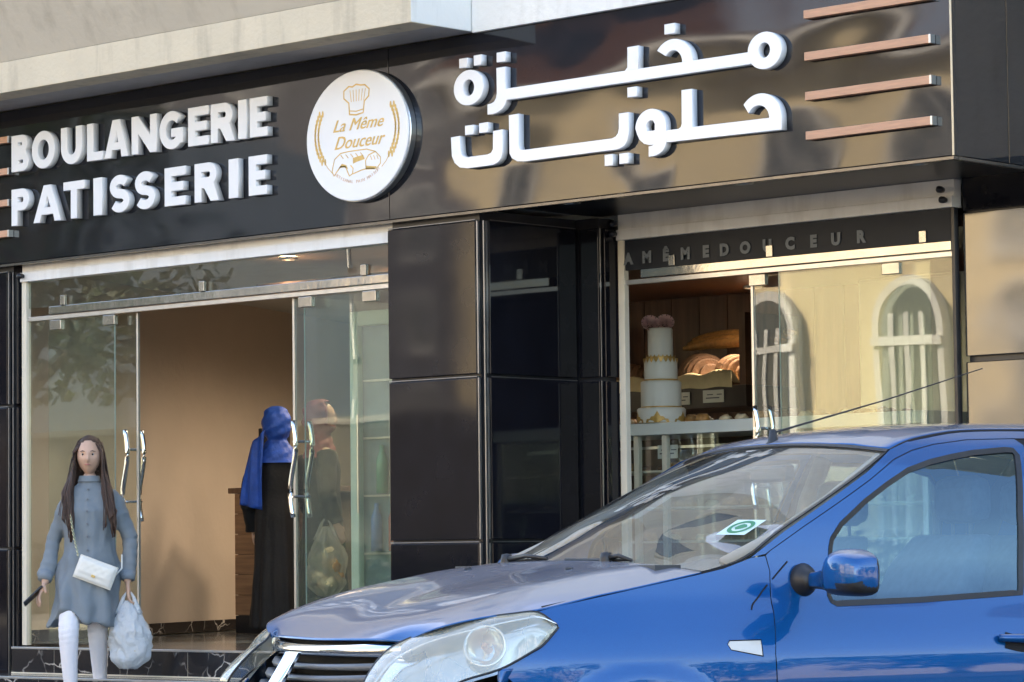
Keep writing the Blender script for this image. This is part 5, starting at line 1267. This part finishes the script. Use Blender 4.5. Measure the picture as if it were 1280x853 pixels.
for sd_ in (1, -1): grid('tail_lamp', [[(3.925, .69, 1.0), (3.85, .735, 1.0)], [(3.965, .71, .8), (3.90, .77, .8)]], mat('red_lamp', (.4, .01, .01), .15, coat=.6), sy=sd_, k=4, flip=True)
# --- front: bumper, grille, headlights
def front_s(w, h): 
    a = abs(w) / .80
    return .02 + .40 * a ** 4 + .03 * w * w + 2.6 * max(0, h - .44) ** 2 + .10 * max(0, .25 - h)
rows = []
for h in (.62, .60, .57, .53, .48, .40, .30, .20, .10):
    rows.append([(front_s(w, h) , w, h) for w in [(-.80 + 1.6 * q / 48) for q in range(49)]])
gr_w = .47
def bumper():
    V, F = [], []
    for r in rows: V += [(-p[0], p[1], p[2]) for p in r]
    n = 49
    for i in range(len(rows) - 1):
        for j in range(n - 1):
            wj = (rows[0][j][1] + rows[0][j + 1][1]) / 2; hj = (rows[i][0][2] + rows[i + 1][0][2]) / 2
            if abs(wj) < gr_w and hj > .53: continue
            if abs(wj) > .46 and hj > .60: continue
            if abs(wj) < .40 and .20 < hj < .40: continue
            F.append((i * n + j, i * n + j + 1, (i + 1) * n + j + 1, (i + 1) * n + j)[::-1])
    o = mesh_obj('front_bumper', V, F, 'paint', car, True); md = o.modifiers.new('t', 'SOLIDIFY'); md.thickness = .004; md.offset = 0; return o
bumper()
grid('lower_grille', [[(front_s(w, h) + .03, w, h) for w in (-.42, -.2, 0, .2, .42)] for h in (.41, .3, .19)], 'plas', k=3, flip=True)
box('number_plate', -.012, -.001, -.26, .26, .42, .53, mat('plate_white', (.7, .7, .68), .4), car)
for sd_ in (1, -1):   # filler from bumper corner to fender
    rows_ = []
    for h in (.655, .61, .54, .45, .30, .12):
        p0 = Vector((front_s(.76, h), .76, h)); s1 = .50 if h < .45 else (.44 if h < .6 else .412); p2 = Vector((s1, W(s1, h), h)); pm = Vector((front_s(.76, h) + .02, .80, h)); pm = (p0 + p2) / 2 + Vector((-.015, .012, 0))
        rows_.append([tuple(p0), tuple(pm), tuple(p2)])
    grid('bumper_corner', rows_, 'paint', sy=sd_, k=4, flip=True, thick=.004)
grille = grid('grille', [[(.215 + .06 * abs(w / .47) ** 2, w, .735), (.205 + .06 * abs(w / .47) ** 2, w, .70)] for w in (-.47, -.3, 0, .3, .47)], gapm, k=2)
grid('grille_back', [[(.20 + .10 * (w / .47) ** 2, w, h) for w in (-.48, -.3, 0, .3, .48)] for h in (.71, .62, .52)], gapm, parent=grille, k=2, flip=True)
def front_bar(nm, h0, h1, sfn, m, par, depth=.02, wmax=.45):
    mb = MB(); N = 24
    for q in range(N + 1):
        w = -wmax + 2 * wmax * q / N; s = sfn(w); zt = .012 * (abs(w) / wmax) ** 2
        for ds, z in ((0, h0 + zt * 0), (-.006, (h0 + h1) / 2 + zt * .5), (.004, h1 + zt), (depth, h1 + zt), (depth, h0)): mb.v.append((-(s + ds), w, z))
    for q in range(N):
        for j in range(5): a = q * 5 + j; b = q * 5 + (j + 1) % 5; mb.f.append((a, b, b + 5, a + 5))
    return mb.build(nm, m, par, smooth=True)
front_bar('chrome_trim', .688, .722, lambda w: .135 + .10 * (abs(w) / .45) ** 2.2, 'chrome', grille, .03, .455)
for i, h in enumerate((.655, .618, .580, .545)):
    front_bar('slat', h - .011, h + .006, lambda w, i=i: .112 - i * .026 + .12 * (abs(w) / .45) ** 2.2, 'slat', grille, .05, .44 - i * .012)
bd_ = MB(); bl = [(-.046, .700), (.046, .700), (.042, .62), (.036, .555), (-.036, .555), (-.042, .62)]
N_ = len(bl)
for ds, sc in ((0, 1), (-.014, 1), (-.018, .84)):
    for w, h in bl: bd_.v.append((-(.088 - (.70 - h) * .62 + ds), w * sc, .64 + (h - .64) * (sc if sc < 1 else 1)))
for i in range(2):
    for j in range(N_): bd_.f.append((i * N_ + j, (i + 1) * N_ + j, (i + 1) * N_ + (j + 1) % N_, i * N_ + (j + 1) % N_))
bd_.f.append(tuple(range(2 * N_, 3 * N_))[::-1])
badge = bd_.build('badge', 'chrome', grille, bevel=.002)
bt_ = text_mesh('badge_text', 'DACIA', .024, mat('badge_ink', (.10, .14, .25), .4), grille, (0, 0, 0), bold=.0004, plane='xy', sx=1.0)
bt_.matrix_local = Matrix.Translation((-.062, 0, .672)) @ Matrix.Rotation(R(90), 4, 'Z') @ Matrix.Rotation(R(62), 4, 'X')
# headlights
HT = [(.085, .545, .545), (.080, .490, .60), (.115, .472, .652), (.165, .462, .70), (.215, .470, .733), (.285, .56, .774), (.395, .655, .808), (.50, .716, .824), (.572, .735, .826), (.622, .765, .784)]
HB = [(.13, .60, .53), (.15, .64, .54), (.17, .665, .552), (.20, .685, .568), (.235, .708, .588), (.30, .738, .622), (.415, .768, .655), (.52, .780, .705), (.565, .780, .729), (.624, .768, .778)]
M['lamp'] = glass('headlamp_lens', .10, (.93, .95, .93), haze=.36, hazecol=(.70, .68, .54))
def bulge(a, b, n=8, amt=.035):
    out = []
    for i in range(n + 1):
        t = i / n; p = lerp3(a, b, t); k = math.sin(PI * t) * amt * min(1, math.dist(a, b) / .15)
        out.append((p[0] - k * .75, p[1] + k * .5, p[2] + k * .75))
    return out
M['lampsil'] = mat('headlamp_reflector', (.74, .76, .76), .14, .95, var=.1, scale=5, bump=.25, bscale=5, dist=.03)
for sd_, lb in ((1, None), (-1, None)):
    Tt, Bb = spline(HT, 4), spline(HB, 4)
    lens = grid('headlight', [bulge(a, b) for a, b in zip(Tt, Bb)], 'lamp', sy=sd_)
    grid('reflector', [[(p[0] + .05, p[1] - .03, p[2] - .018) for p in bulge(lerp3(a, b, .06), lerp3(a, b, .94), 8, .018)] for a, b in zip(Tt, Bb)], 'lampsil', lens, sy=sd_)
    rimb = MB(); loop = Tt + Bb[::-1]; rimb.tube([(-p[0] - .002, p[1] * sd_, p[2]) for p in loop + loop[:1]], .0042, 6, cap=False); rimb.build('lamp_seal', 'rub', lens)
    # inner rails moulded in the lamp
    inn = [lerp3(a, b, .22) for a, b in zip(Tt, Bb)][4:]
    MB().tube([(-(p[0] - .008), (p[1] + .012) * sd_, p[2] + .006) for p in inn], .0035, 6).build('moulded_rail', 'chrome', lens, smooth=True)
    # turn-signal bowl with its bulb, main beam bowl
    for (s, w, h), r, kind in (((.385, .722, .728), .060, 't'),):
        n_ = Vector((.75 if kind == 'm' else .60, .50 if kind == 'm' else .72, .30)).normalized(); c_ = Vector((-s - .0, w, h)) + n_ * -.015
        q_ = n_.to_track_quat('Z', 'Y'); mb = MB()
        mb.lathe([(r * 1.15, .002), (r * 1.12, .010), (r * 1.0, .006), (r * .92, -.01), (r * .6, -.035), (r * .2, -.045), (0, -.045)], 28)
        mb.v = [tuple(Vector((1, sd_, 1)) * 0 + Vector(((c_ + q_ @ Vector(v)).x, (c_ + q_ @ Vector(v)).y * sd_, (c_ + q_ @ Vector(v)).z))) for v in mb.v]
        bw = mb.build('lamp_bowl', 'lampsil', lens, smooth=True)
        mb = MB(); mb.lathe([(0, .016), (r * .16, .012), (r * .24, 0), (r * .22, -.03), (r * .3, -.04)], 14)
        mb.v = [((c_ + q_ @ Vector(v)).x, (c_ + q_ @ Vector(v)).y * sd_, (c_ + q_ @ Vector(v)).z) for v in mb.v]
        mb.build('bulb', mat('amber_bulb', (.55, .22, .12), .2, coat=.5) if kind == 't' else 'chrome', lens, smooth=True)
# --- mirrors
def door_mirror(sd_):
    mb = MB(); N = 22
    secs = [(.805, .912, .024, .026, 1.575), (.87, .913, .026, .030, 1.575), (.925, .918, .038, .040, 1.572), (.97, .930, .075, .066, 1.572), (1.01, .938, .092, .076, 1.575), (1.06, .938, .098, .078, 1.578), (1.105, .934, .096, .074, 1.58), (1.135, .930, .084, .062, 1.582), (1.15, .928, .060, .045, 1.583)]
    for w, hc, rs_, rh, s in secs:
        for k in range(N):
            t = 2 * PI * k / N; c_, s_ = math.cos(t), math.sin(t)
            sq_ = lambda v: math.copysign(abs(v) ** .62, v)
            mb.v.append((-(s + rs_ * sq_(c_) * (1 if c_ < 0 else .28)), w * sd_, hc + rh * sq_(s_)))
    for i in range(len(secs) - 1):
        for k in range(N): a = i * N + k; b = i * N + (k + 1) % N; f = (a, b, b + N, a + N); mb.f.append(f if sd_ > 0 else f[::-1])
    mb.f.append(tuple((len(secs) - 1) * N + k for k in range(N)))
    o = mb.build('door_mirror', 'paint', car, smooth=True); o.data.materials.append(M['rub'])
    for f in o.data.polygons:
        if f.center.z < .893 + .015 * max(0, (abs(f.center.y) - 1.1) / .05) or -f.center.x > 1.596: f.material_index = 1
    o.modifiers.new('sub', 'SUBSURF').levels = 1
    b_ = MB(); b_.lathe([(0, 0), (.050, .0), (.052, .012), (.044, .030), (.032, .045), (.026, .060), (0, .060)], 22); sc_ = 1.25
    b_.v = [(-1.565 + v[0] * 1.0, (v[2] * 1.0 + .765) * sd_, .912 + v[1] * 1.1) for v in b_.v]
    b_.build('mirror_base', 'rub', o, smooth=True)
    g = [(-(1.575 + .028), w * sd_, .934 + h) for w, h in ((.99, -.055), (1.12, -.05), (1.125, .05), (.99, .058))]
    mesh_obj('mirror_glass', g, [(0, 1, 2, 3)], 'chrome', o)
for sd_ in (1, -1): door_mirror(sd_)
# handles
for sd_ in (1, -1):
    for s0 in (2.31, 3.24):
        pts_ = [(-(s0 + .19 * t), (W(s0 + .19 * t, .70) + .004 + .030 * math.sin(PI * t) ** .6) * sd_, .708 - .008 * t) for t in [i / 12 for i in range(13)]]
        h_ = MB().tube(pts_, [.012 + .004 * math.sin(PI * i / 12) for i in range(13)], 8).build('door_handle', 'paint', car, smooth=True)
        strip('handle_cup', [(s0 + .03, .70), (s0 + .10, .685), (s0 + .15, .69)], .055, gapm, .0018, sd_, h_, .001)
# wipers, washer nozzles, antenna
def wiper(p0, p1, pv_, nm='wiper'):
    a = MB().tube([pv_, tuple(Vector(pv_).lerp(Vector(p0), .5) + Vector((0, 0, .012))), p0], [.011, .008, .006], 8).build(nm, 'rub', car, smooth=True)
    MB().tube([p1, tuple(Vector(p1).lerp(Vector(p0), .5)), p0], [.004, .006, .004], 6).build('blade', 'rub', a)
    MB().lathe([(0, .022), (.018, .018), (.022, 0), (.022, -.02)], 14, c=pv_).build('pivot_cap', 'rub', a, smooth=True)
def gl_pt(t, u, lift=.014):
    r = rows_s[int(t * (len(rows_s) - 1))]; p = r[int((u + 1) / 2 * (len(r) - 1))]; return (-p[0], p[1], p[2] + lift)
wiper(gl_pt(.06, .62), gl_pt(.03, .10), (-1.10, .30, .992))
wiper(gl_pt(.05, -.10), gl_pt(.03, -.62), (-1.10, -.36, .990))
MB().box(-1.16, -1.06, -.66, .66, .945, .968).build('cowl', 'plas', car)
for w in (-.34, .34): MB().lathe([(0, .008), (.012, .006), (.015, 0)], 10, c=(-.93, w, .957)).build('washer_nozzle', 'rub', car)
an = MB().lathe([(.0, .045), (.012, .04), (.02, .0), (.03, -.012)], 16, c=(-2.00, 0, 1.402)).build('antenna', 'rub', car, smooth=True)
MB().tube([(-2.00, 0, 1.432), (-2.5, 0, 1.556), (-2.96, 0, 1.682)], [.0045, .003, .0022], 6).build('antenna_rod', 'rub', an)
# windscreen sticker with its green ring
def on_glass(u0, t0, du, dt, nm, m, r=None):
    pass
def wsurf(s, w):       # height of the windscreen at (s, w)
    t = 0
    best = min(((abs(p[0] - s) + abs(p[1] - w), p) for r in rows_s for p in r), key=lambda q: q[0])[1]; return best[2] + (s - best[0]) * .46
cS = (1.435, .61); hS = wsurf(*cS); ex = Vector((-.35, .93, -.02)).normalized(); ey = Vector((-.86, -.1, .43)).normalized(); ez = ex.cross(ey) * -1
def stick(loopf, m, lift, nm, par): 
    V = [tuple(Vector((-cS[0], cS[1], hS)) + ex * a + ey * b + Vector((-ey.z, 0, ey.x)) * 0 + Vector((0, 0, lift))) for a, b in loopf]; return V
st = mesh_obj('sticker', stick([(-.058, -.055), (.058, -.055), (.058, .055), (-.058, .055)], 0, .010, '', None), [(0, 1, 2, 3)], mat('sticker_white', (.55, .70, .66), .5), ws)
grn = mat('sticker_green', (.02, .22, .10), .5)
def annulus(r0, r1, n=36): return [(r * math.cos(2 * PI * k / n), r * math.sin(2 * PI * k / n)) for r in (r0, r1) for k in range(n)], [(k, (k + 1) % n, n + (k + 1) % n, n + k) for k in range(n)]
lp_, fc_ = annulus(.031, .045); mesh_obj('sticker_ring', stick(lp_, 0, .0115, '', None), fc_, grn, ws)
mesh_obj('sticker_mark', stick([(-.022, -.004), (-.008, -.02), (.01, -.012), (.024, .0), (.012, .016), (-.004, .022), (-.016, .012)], 0, .0115, '', None), [tuple(range(7))], grn, ws)
# --- interior
MB().box(-1.75, -1.20, -.66, .66, .55, .90).build('dashboard', 'inner', car, bevel=.05)
dsh = MB(); 
for i in range(13):
    w = -.66 + 1.32 * i / 12
    for s, h in ((1.25, .93), (1.45, .945), (1.62, .955 + (.03 if .1 < w < .6 else 0)), (1.74, .93 + (.03 if .1 < w < .6 else 0)), (1.76, .86)): dsh.v.append((-s, w, h))
for i in range(12):
    for j in range(4): a = i * 5 + j; dsh.f.append((a, a + 1, a + 6, a + 5))
dsh.build('dashboard_top', 'inner', car, smooth=True)
sw = MB(); cS_ = Vector((-1.86, .36, .93)); tl2 = Matrix.Rotation(R(-64), 3, 'Y')
sw.tube([tuple(cS_ + tl2 @ Vector((.185 * math.cos(2 * PI * k / 28), .185 * math.sin(2 * PI * k / 28), 0))) for k in range(29)], .014, 8, cap=False)
for a in (0, 2.2, 4.1): sw.tube([tuple(cS_), tuple(cS_ + tl2 @ Vector((.17 * math.cos(a), .17 * math.sin(a), 0)))], .016, 6)
sw.build('steering_wheel', 'rub', car, smooth=True)
def cseat(s, w, wid=.24):
    e = MB().box(-(s + .48), -s, w - wid, w + wid, .30, .46).build('seat', 'seat', car, bevel=.04)
    mb = MB(); rws = [(s + .42, .46, .12), (s + .50, .70, .11), (s + .60, .95, .09), (s + .66, 1.06, .06)]
    for q, (ss, hh, th) in enumerate(rws):
        f = 1 - .22 * (q / 3) ** 3
        for a, b in ((-1, -th), (-.6, -th * 1.1), (.6, -th * 1.1), (1, -th), (1, th * .3), (-1, th * .3)): mb.v.append((-(ss + b), w + wid * f * a, hh))
    for q in range(3):
        for j in range(6): a = q * 6 + j; b = q * 6 + (j + 1) % 6; mb.f.append((a, b, b + 6, a + 6))
    mb.f.append(tuple(range(18, 24))); mb.build('seat_back', 'seat', e, smooth=True, bevel=.02)
    MB().box(-(s + .74), -(s + .63), w - .12, w + .12, 1.10, 1.27).build('headrest', 'seat', e, bevel=.045)
    MB().tube([(-(s + .68), w - .05, 1.0), (-(s + .68), w - .05, 1.12)], .007, 6).tube([(-(s + .68), w + .05, 1.0), (-(s + .68), w + .05, 1.12)], .007, 6).build('headrest_post', 'plas', e)
cseat(1.88, .36); cseat(1.88, -.36); cseat(2.72, .30, .28); cseat(2.72, -.30, .28)
MB().box(-4.0, -1.2, -.70, .70, .10, .30).build('floor_pan', 'inner', car)
MB().box(-1.18, -.25, -.55, .55, .12, .66).build('engine_bay', 'inner', car)
for sd_ in (1, -1):
    MB().tube([(-1.30, .70 * sd_, .97), (-1.52, .69 * sd_, 1.06), (-1.75, .665 * sd_, 1.175), (-2.02, .60 * sd_, 1.32)], .022, 8).build('a_pillar_trim', 'headliner', car, smooth=True)
    MB().tube([(-2.56, .76 * sd_, .60), (-2.58, .73 * sd_, .90), (-2.62, .66 * sd_, 1.20), (-2.66, .60 * sd_, 1.36)], .036, 8).build('b_pillar_trim', 'headliner', car, smooth=True)
    MB().tube([(-3.45, .74 * sd_, .85), (-3.55, .66 * sd_, 1.2), (-3.62, .58 * sd_, 1.34)], .05, 8).build('c_pillar_trim', 'inner', car, smooth=True)
    MB().tube([(-2.66, .615 * sd_, 1.27), (-2.63, .67 * sd_, 1.05), (-2.58, .70 * sd_, .72)], .009, 6).build('seat_belt', 'rub', car)
    MB().box(-2.50, -1.45, (.77 if sd_ > 0 else -.80), (.80 if sd_ > 0 else -.77), .30, .815).build('door_card', 'inner', car)
MB().box(-2.02, -1.97, -.11, .11, 1.255, 1.315).build('rear_view_mirror', 'rub', car, bevel=.012)
# wheels
def wheel(s, sd_):
    c_ = (-s, .78 * sd_, .215); t_ = MB()
    prof = [(.19, -.085), (.25, -.092), (.29, -.085), (.305, -.06), (.307, 0), (.305, .06), (.29, .085), (.25, .092), (.19, .085)]
    t_.lathe(prof, 40, axis='y'); e = t_.build('wheel', 'rub', car, smooth=True); e.location = c_
    rm = MB(); rm.lathe([(.19, .085), (.185, .06), (.17, .03), (.06, .03), (.05, .055), (0, .06)], 36, axis='y')
    for k in range(7):
        a = 2 * PI * k / 7; rm.tube([(.05 * math.cos(a), .055, .05 * math.sin(a)), (.182 * math.cos(a), .07, .182 * math.sin(a))], [.022, .016], 6)
    if sd_ < 0: rm.v = [(x, -y, z) for x, y, z in rm.v]
    rm.build('rim', 'alu', e, smooth=True)
for s in (.90, 3.49):
    for sd_ in (1, -1): wheel(s, sd_)

# ------------------------------------------------------------------ across the street (seen in the glass, the black panels and the paint)
cream_s = mat('opposite_cream_render', (.80, .67, .44), .9, var=.15, scale=1.2, bump=.3, bscale=20)
pale_s = mat('opposite_pale_render', (.62, .58, .52), .9, var=.12, scale=1.2)
tile_r = mat('roof_tile_clay', (.34, .15, .08), .8, var=.4, scale=6)
shut = mat('grey_window_shutter', (.18, .19, .20), .6, var=.2); wing = mat('window_dark', (.03, .035, .04), .08, ior=1.6)
def house(label, x0, x1, y0, y1, h, m, cols, rows_, arch=(), roof=None, wz=1.4, parapet=True):
    e = empty('town_house', ((x0 + x1) / 2, y1, 0), 0, label, 'house'); cx = e.location.x; cy = e.location.y
    MB().box(x0 - cx, x1 - cx, y0 - cy, 0, 0, h).build('wall', m, e)
    MB().box(x0 - cx - .1, x1 - cx + .1, .0, .18, h - .35, h + .15).build('cornice', 'wallw', e, bevel=.03)
    for r in range(rows_):
        for c in range(cols):
            x = x0 - cx + (c + .5) * (x1 - x0) / cols; z = wz + .2 + r * 3.1
            if any(abs(x + cx - a[0]) < 1.2 and z < a[2] + .6 for a in arch): continue
            if z + 1.7 > h - .4: continue
            w = MB().box(x - .62, x + .62, .003, .09, z - .08, z + 1.62).build('window', 'wallw', e, bevel=.01)
            MB().box(x - .5, x + .5, .091, .10, z + .02, z + 1.52).build('pane', wing, w)
            MB().box(x - .02, x + .02, .101, .12, z + .02, z + 1.52).build('mullion', 'wallw', w)
            MB().box(x - .72, x + .72, .003, .2, z - .2, z - .09).build('sill', 'wallw', w)
    for ax, aw, ah in arch:
        lp = arc(ax - cx, ah - aw * .9, aw, aw * 1.25, 0, 180, 16); lp = lp + [(ax - cx - aw, .2), (ax - cx + aw, .2)]
        lp2 = arc(ax - cx, ah - aw * .9, aw * .78, aw * 1.02, 0, 180, 16); lp2 = lp2 + [(ax - cx - aw * .78, .2), (ax - cx + aw * .78, .2)]
        a_ = MB().prism(lp, .003, .22).build('arch', 'wallw', e); MB().prism(lp2, .221, .24).build('arch_window', wing, a_)
        for q in (-.4, 0, .4): MB().box(ax - cx + q * aw - .04, ax - cx + q * aw + .04, .241, .27, .3, ah - aw * .6).build('glazing_bar', 'wallw', a_)
        MB().box(ax - cx - aw, ax - cx + aw, .241, .29, ah - aw * 1.3, ah - aw * 1.1).build('glazing_bar', 'wallw', a_)
    if roof:
        rz0, rz1 = roof; ry = .7; nrow = 14; mb = MB()
        for i in range(nrow):
            t0, t1 = i / nrow, (i + 1) / nrow; n0 = len(mb.v); Y0, Z0 = ry - 4.2 * t0, rz0 + (rz1 - rz0) * t0; Y1, Z1 = ry - 4.2 * t1, rz0 + (rz1 - rz0) * t1
            K = int((x1 - x0) / .28)
            for k in range(K + 1):
                x = x0 - cx - .3 + (x1 - x0 + .6) * k / K; bz = .05 * (k % 2)
                mb.v += [(x, Y0, Z0 + bz + .05), (x, Y1, Z1 + bz + .0)]
            for k in range(K): a = n0 + 2 * k; mb.f.append((a, a + 2, a + 3, a + 1))
        mb.build('roof_tiles', tile_r, e, kind='stuff')
        MB().box(x0 - cx - .3, x1 - cx + .3, 0, .68, rz0 - .18, rz0 - .02).build('eave_board', 'wallw', e)
    return e
house('sunlit cream house with narrow round arches and a clay tile roof across the street', -35.2, -21.5, -33, -24.5, 8.6, cream_s, 5, 2, ((-32.6, .62, 5.0), (-30.4, .62, 5.0), (-27.6, .62, 5.0), (-25.4, .62, 5.0)), (8.55, 10.6), wz=2.6)
house('sunlit pale townhouse beside the arched cream house', -21.0, -9.5, -36, -26, 11.5, pale_s, 4, 3, ())
house('cream townhouse facing the camera side of the street', -9.0, 6, -38, -27, 9.5, cream_s, 5, 3, ())
house('tall shaded townhouse at the far left across the street', -75, -58, -44, -30, 12, pale_s, 6, 3, ())
house('low grey house behind the palms', -56, -42.5, -44, -36, 3.9, mat('grey_render', (.30, .29, .28), .9, var=.15), 4, 1, ())
house('added unseen grey block beyond the gap in the opposite row, dimming the reflected sky', -104, -69, -75, -60, 24, mat('grey_render_far', (.15, .15, .16), .9, var=.15), 9, 6, ())  # added to hold bright sky out of the fascia reflection
house('far low row of houses closing the street on the right', 34, 48, -40, 40, 5.2, pale_s, 5, 1, ())
# shade trees and palms
leafm = mat('tree_leaf', (.045, .085, .025), .6, var=.5, scale=3); barkm = mat('tree_bark', (.11, .08, .055), .9, var=.4, scale=8, bump=.6)
def tree(x, y, h, r, label, n=3600, seed=1, zc=.62):
    rg = random.Random(seed); e = empty('shade_tree', (x, y, 0), 0, label, 'tree'); tk = MB()
    tk.tube([(0, 0, 0), (.1, .05, h * .25), (-.05, .1, h * .5), (.1, 0, h * .75)], [.28, .22, .16, .06], 10)
    cl = []
    for k in range(13):
        a = rg.uniform(0, 6.28); q = rg.uniform(.25, .95); c_ = Vector((r * q * math.cos(a), r * q * math.sin(a), h * rg.uniform(.35, .92))); cl.append((c_, rg.uniform(.28, .45) * r))
        tk.tube([(0, 0, h * .3), tuple(c_ * .5 + Vector((0, 0, h * .2))), tuple(c_)], [.10, .06, .02], 6)
    tk.build('trunk', barkm, e, smooth=True); V, F = [], []
    for k in range(n):
        c_, rr = cl[k % len(cl)]; d = Vector((rg.gauss(0, 1), rg.gauss(0, 1), rg.gauss(0, .8))).normalized() * rr * rg.uniform(.35, 1) ** .5; p = c_ + d
        a = Vector((rg.gauss(0, 1), rg.gauss(0, 1), rg.gauss(0, .6))).normalized(); b = a.cross(Vector((rg.gauss(0, 1), rg.gauss(0, 1), rg.gauss(0, 1)))).normalized(); s = rg.uniform(.10, .22); n0 = len(V)
        V += [tuple(p + a * s), tuple(p + b * s * .55), tuple(p - a * s), tuple(p - b * s * .55)]; F.append((n0, n0 + 1, n0 + 2, n0 + 3))
    mesh_obj('crown', V, F, leafm, e)
for i, (x, y, h, r) in enumerate(((-43.5, -21.5, 11.5, 3.6), (-49, -22.5, 13, 4.2), (-55, -21, 12, 4.2), (-62, -23, 13, 4.5))):
    tree(x, y, h, r, ('dark shade tree nearest the gap in the opposite row', 'taller dark shade tree, second from the gap', 'broad dark shade tree, third from the gap', 'farthest dark shade tree on the left across the street')[i], seed=i + 1)
for i, (x, y, h, r) in enumerate(((24, -9, 5.6, 3.0), (25, -3.5, 6.4, 3.2), (24, 3, 5.2, 3.0), (26, 9, 6.6, 3.4), (25, -15, 4.8, 2.8), (25, 15.5, 5.5, 3.0))):  # unseen row added so the car's side reflects a dark band
    tree(x, y, h, r, ('added unseen round tree right of the shop, level with the car', 'added unseen taller tree right of the shop, second along', 'added unseen low tree right of the shop, third along', 'added unseen tallest tree right of the shop', 'added unseen small tree nearest the middle of the road', 'added unseen farthest tree right of the shop')[i], n=2200, seed=i + 20)
def palm(x, y, h, label, seed):
    rg = random.Random(seed); e = empty('palm_tree', (x, y, 0), 0, label, 'palm tree')
    MB().tube([(0, 0, 0), (.1, 0, h * .5), (0, .1, h)], [.24, .17, .19], 12).build('trunk', barkm, e, smooth=True)
    for k in range(22):
        a = 2 * PI * k / 22 + rg.uniform(-.1, .1); el = rg.uniform(-.1, 1.1); L_ = rg.uniform(2.0, 2.8); mb = MB(); pts_ = []
        for i in range(9):
            t = i / 8; rr = L_ * t * math.cos(el * (1 - .4 * t)); z = L_ * t * math.sin(el) - 1.5 * t * t; pts_.append(Vector((rr * math.cos(a), rr * math.sin(a), h + z)))
        mb.tube(pts_, [.03 - .003 * i for i in range(9)], 5)
        for i in range(1, 9):
            for q in range(3):
                p = pts_[i - 1].lerp(pts_[i], q / 3); d = (pts_[i] - pts_[i - 1]).normalized(); sv = d.cross(Vector((0, 0, 1))).normalized()
                for s in (-1, 1):
                    tip = p + (sv * s * .8 + d * .5 - Vector((0, 0, .35))).normalized() * .5; n0 = len(mb.v); mb.v += [tuple(p - d * .025), tuple(p + d * .025), tuple(tip)]; mb.f.append((n0, n0 + 1, n0 + 2))
        mb.build('frond', leafm, e)
palm(-41.5, -18.6, 5.6, 'palm tree with arching fronds at the far kerb, nearer the gap', 2); palm(-46.8, -19.4, 6.4, 'taller palm tree farther left along the far kerb', 5)
# dark parked cars' side of the street: hedge under the far houses
gw = empty('reflection_wall', (-47, -23.8, 0), 0, 'dark plastered wall across the street, added unseen to calm the reflections', 'wall')  # unseen wall added so the glass and columns reflect something dark and plain
MB().box(-18, 13.3, -.15, .15, 0, 3.3).build('wall', mat('dark_plaster', (.07, .065, .06), .9, var=.3), gw)
MB().box(-18.05, 13.35, -.2, .2, 3.3, 3.4).build('coping', 'kerb', gw)
hg = MB(); V, F = [], []; rg = random.Random(9)
for k in range(9000):
    x_ = rg.uniform(-60, 4); p = Vector((x_, rg.uniform(-23.6, -22.7), rg.uniform(.15, 1.2 + .2 * math.sin(k)))); a = Vector((rg.gauss(0, 1), rg.gauss(0, 1), rg.gauss(0, 1))).normalized(); b = a.orthogonal(); s = .11; n0 = len(V)
    V += [tuple(p + a * s), tuple(p + b * s * .6), tuple(p - a * s), tuple(p - b * s * .6)]; F.append((n0, n0 + 1, n0 + 2, n0 + 3))
mesh_obj('hedge', V, F, leafm, None, kind='stuff', label='clipped hedge along the far pavement', cat='hedge')
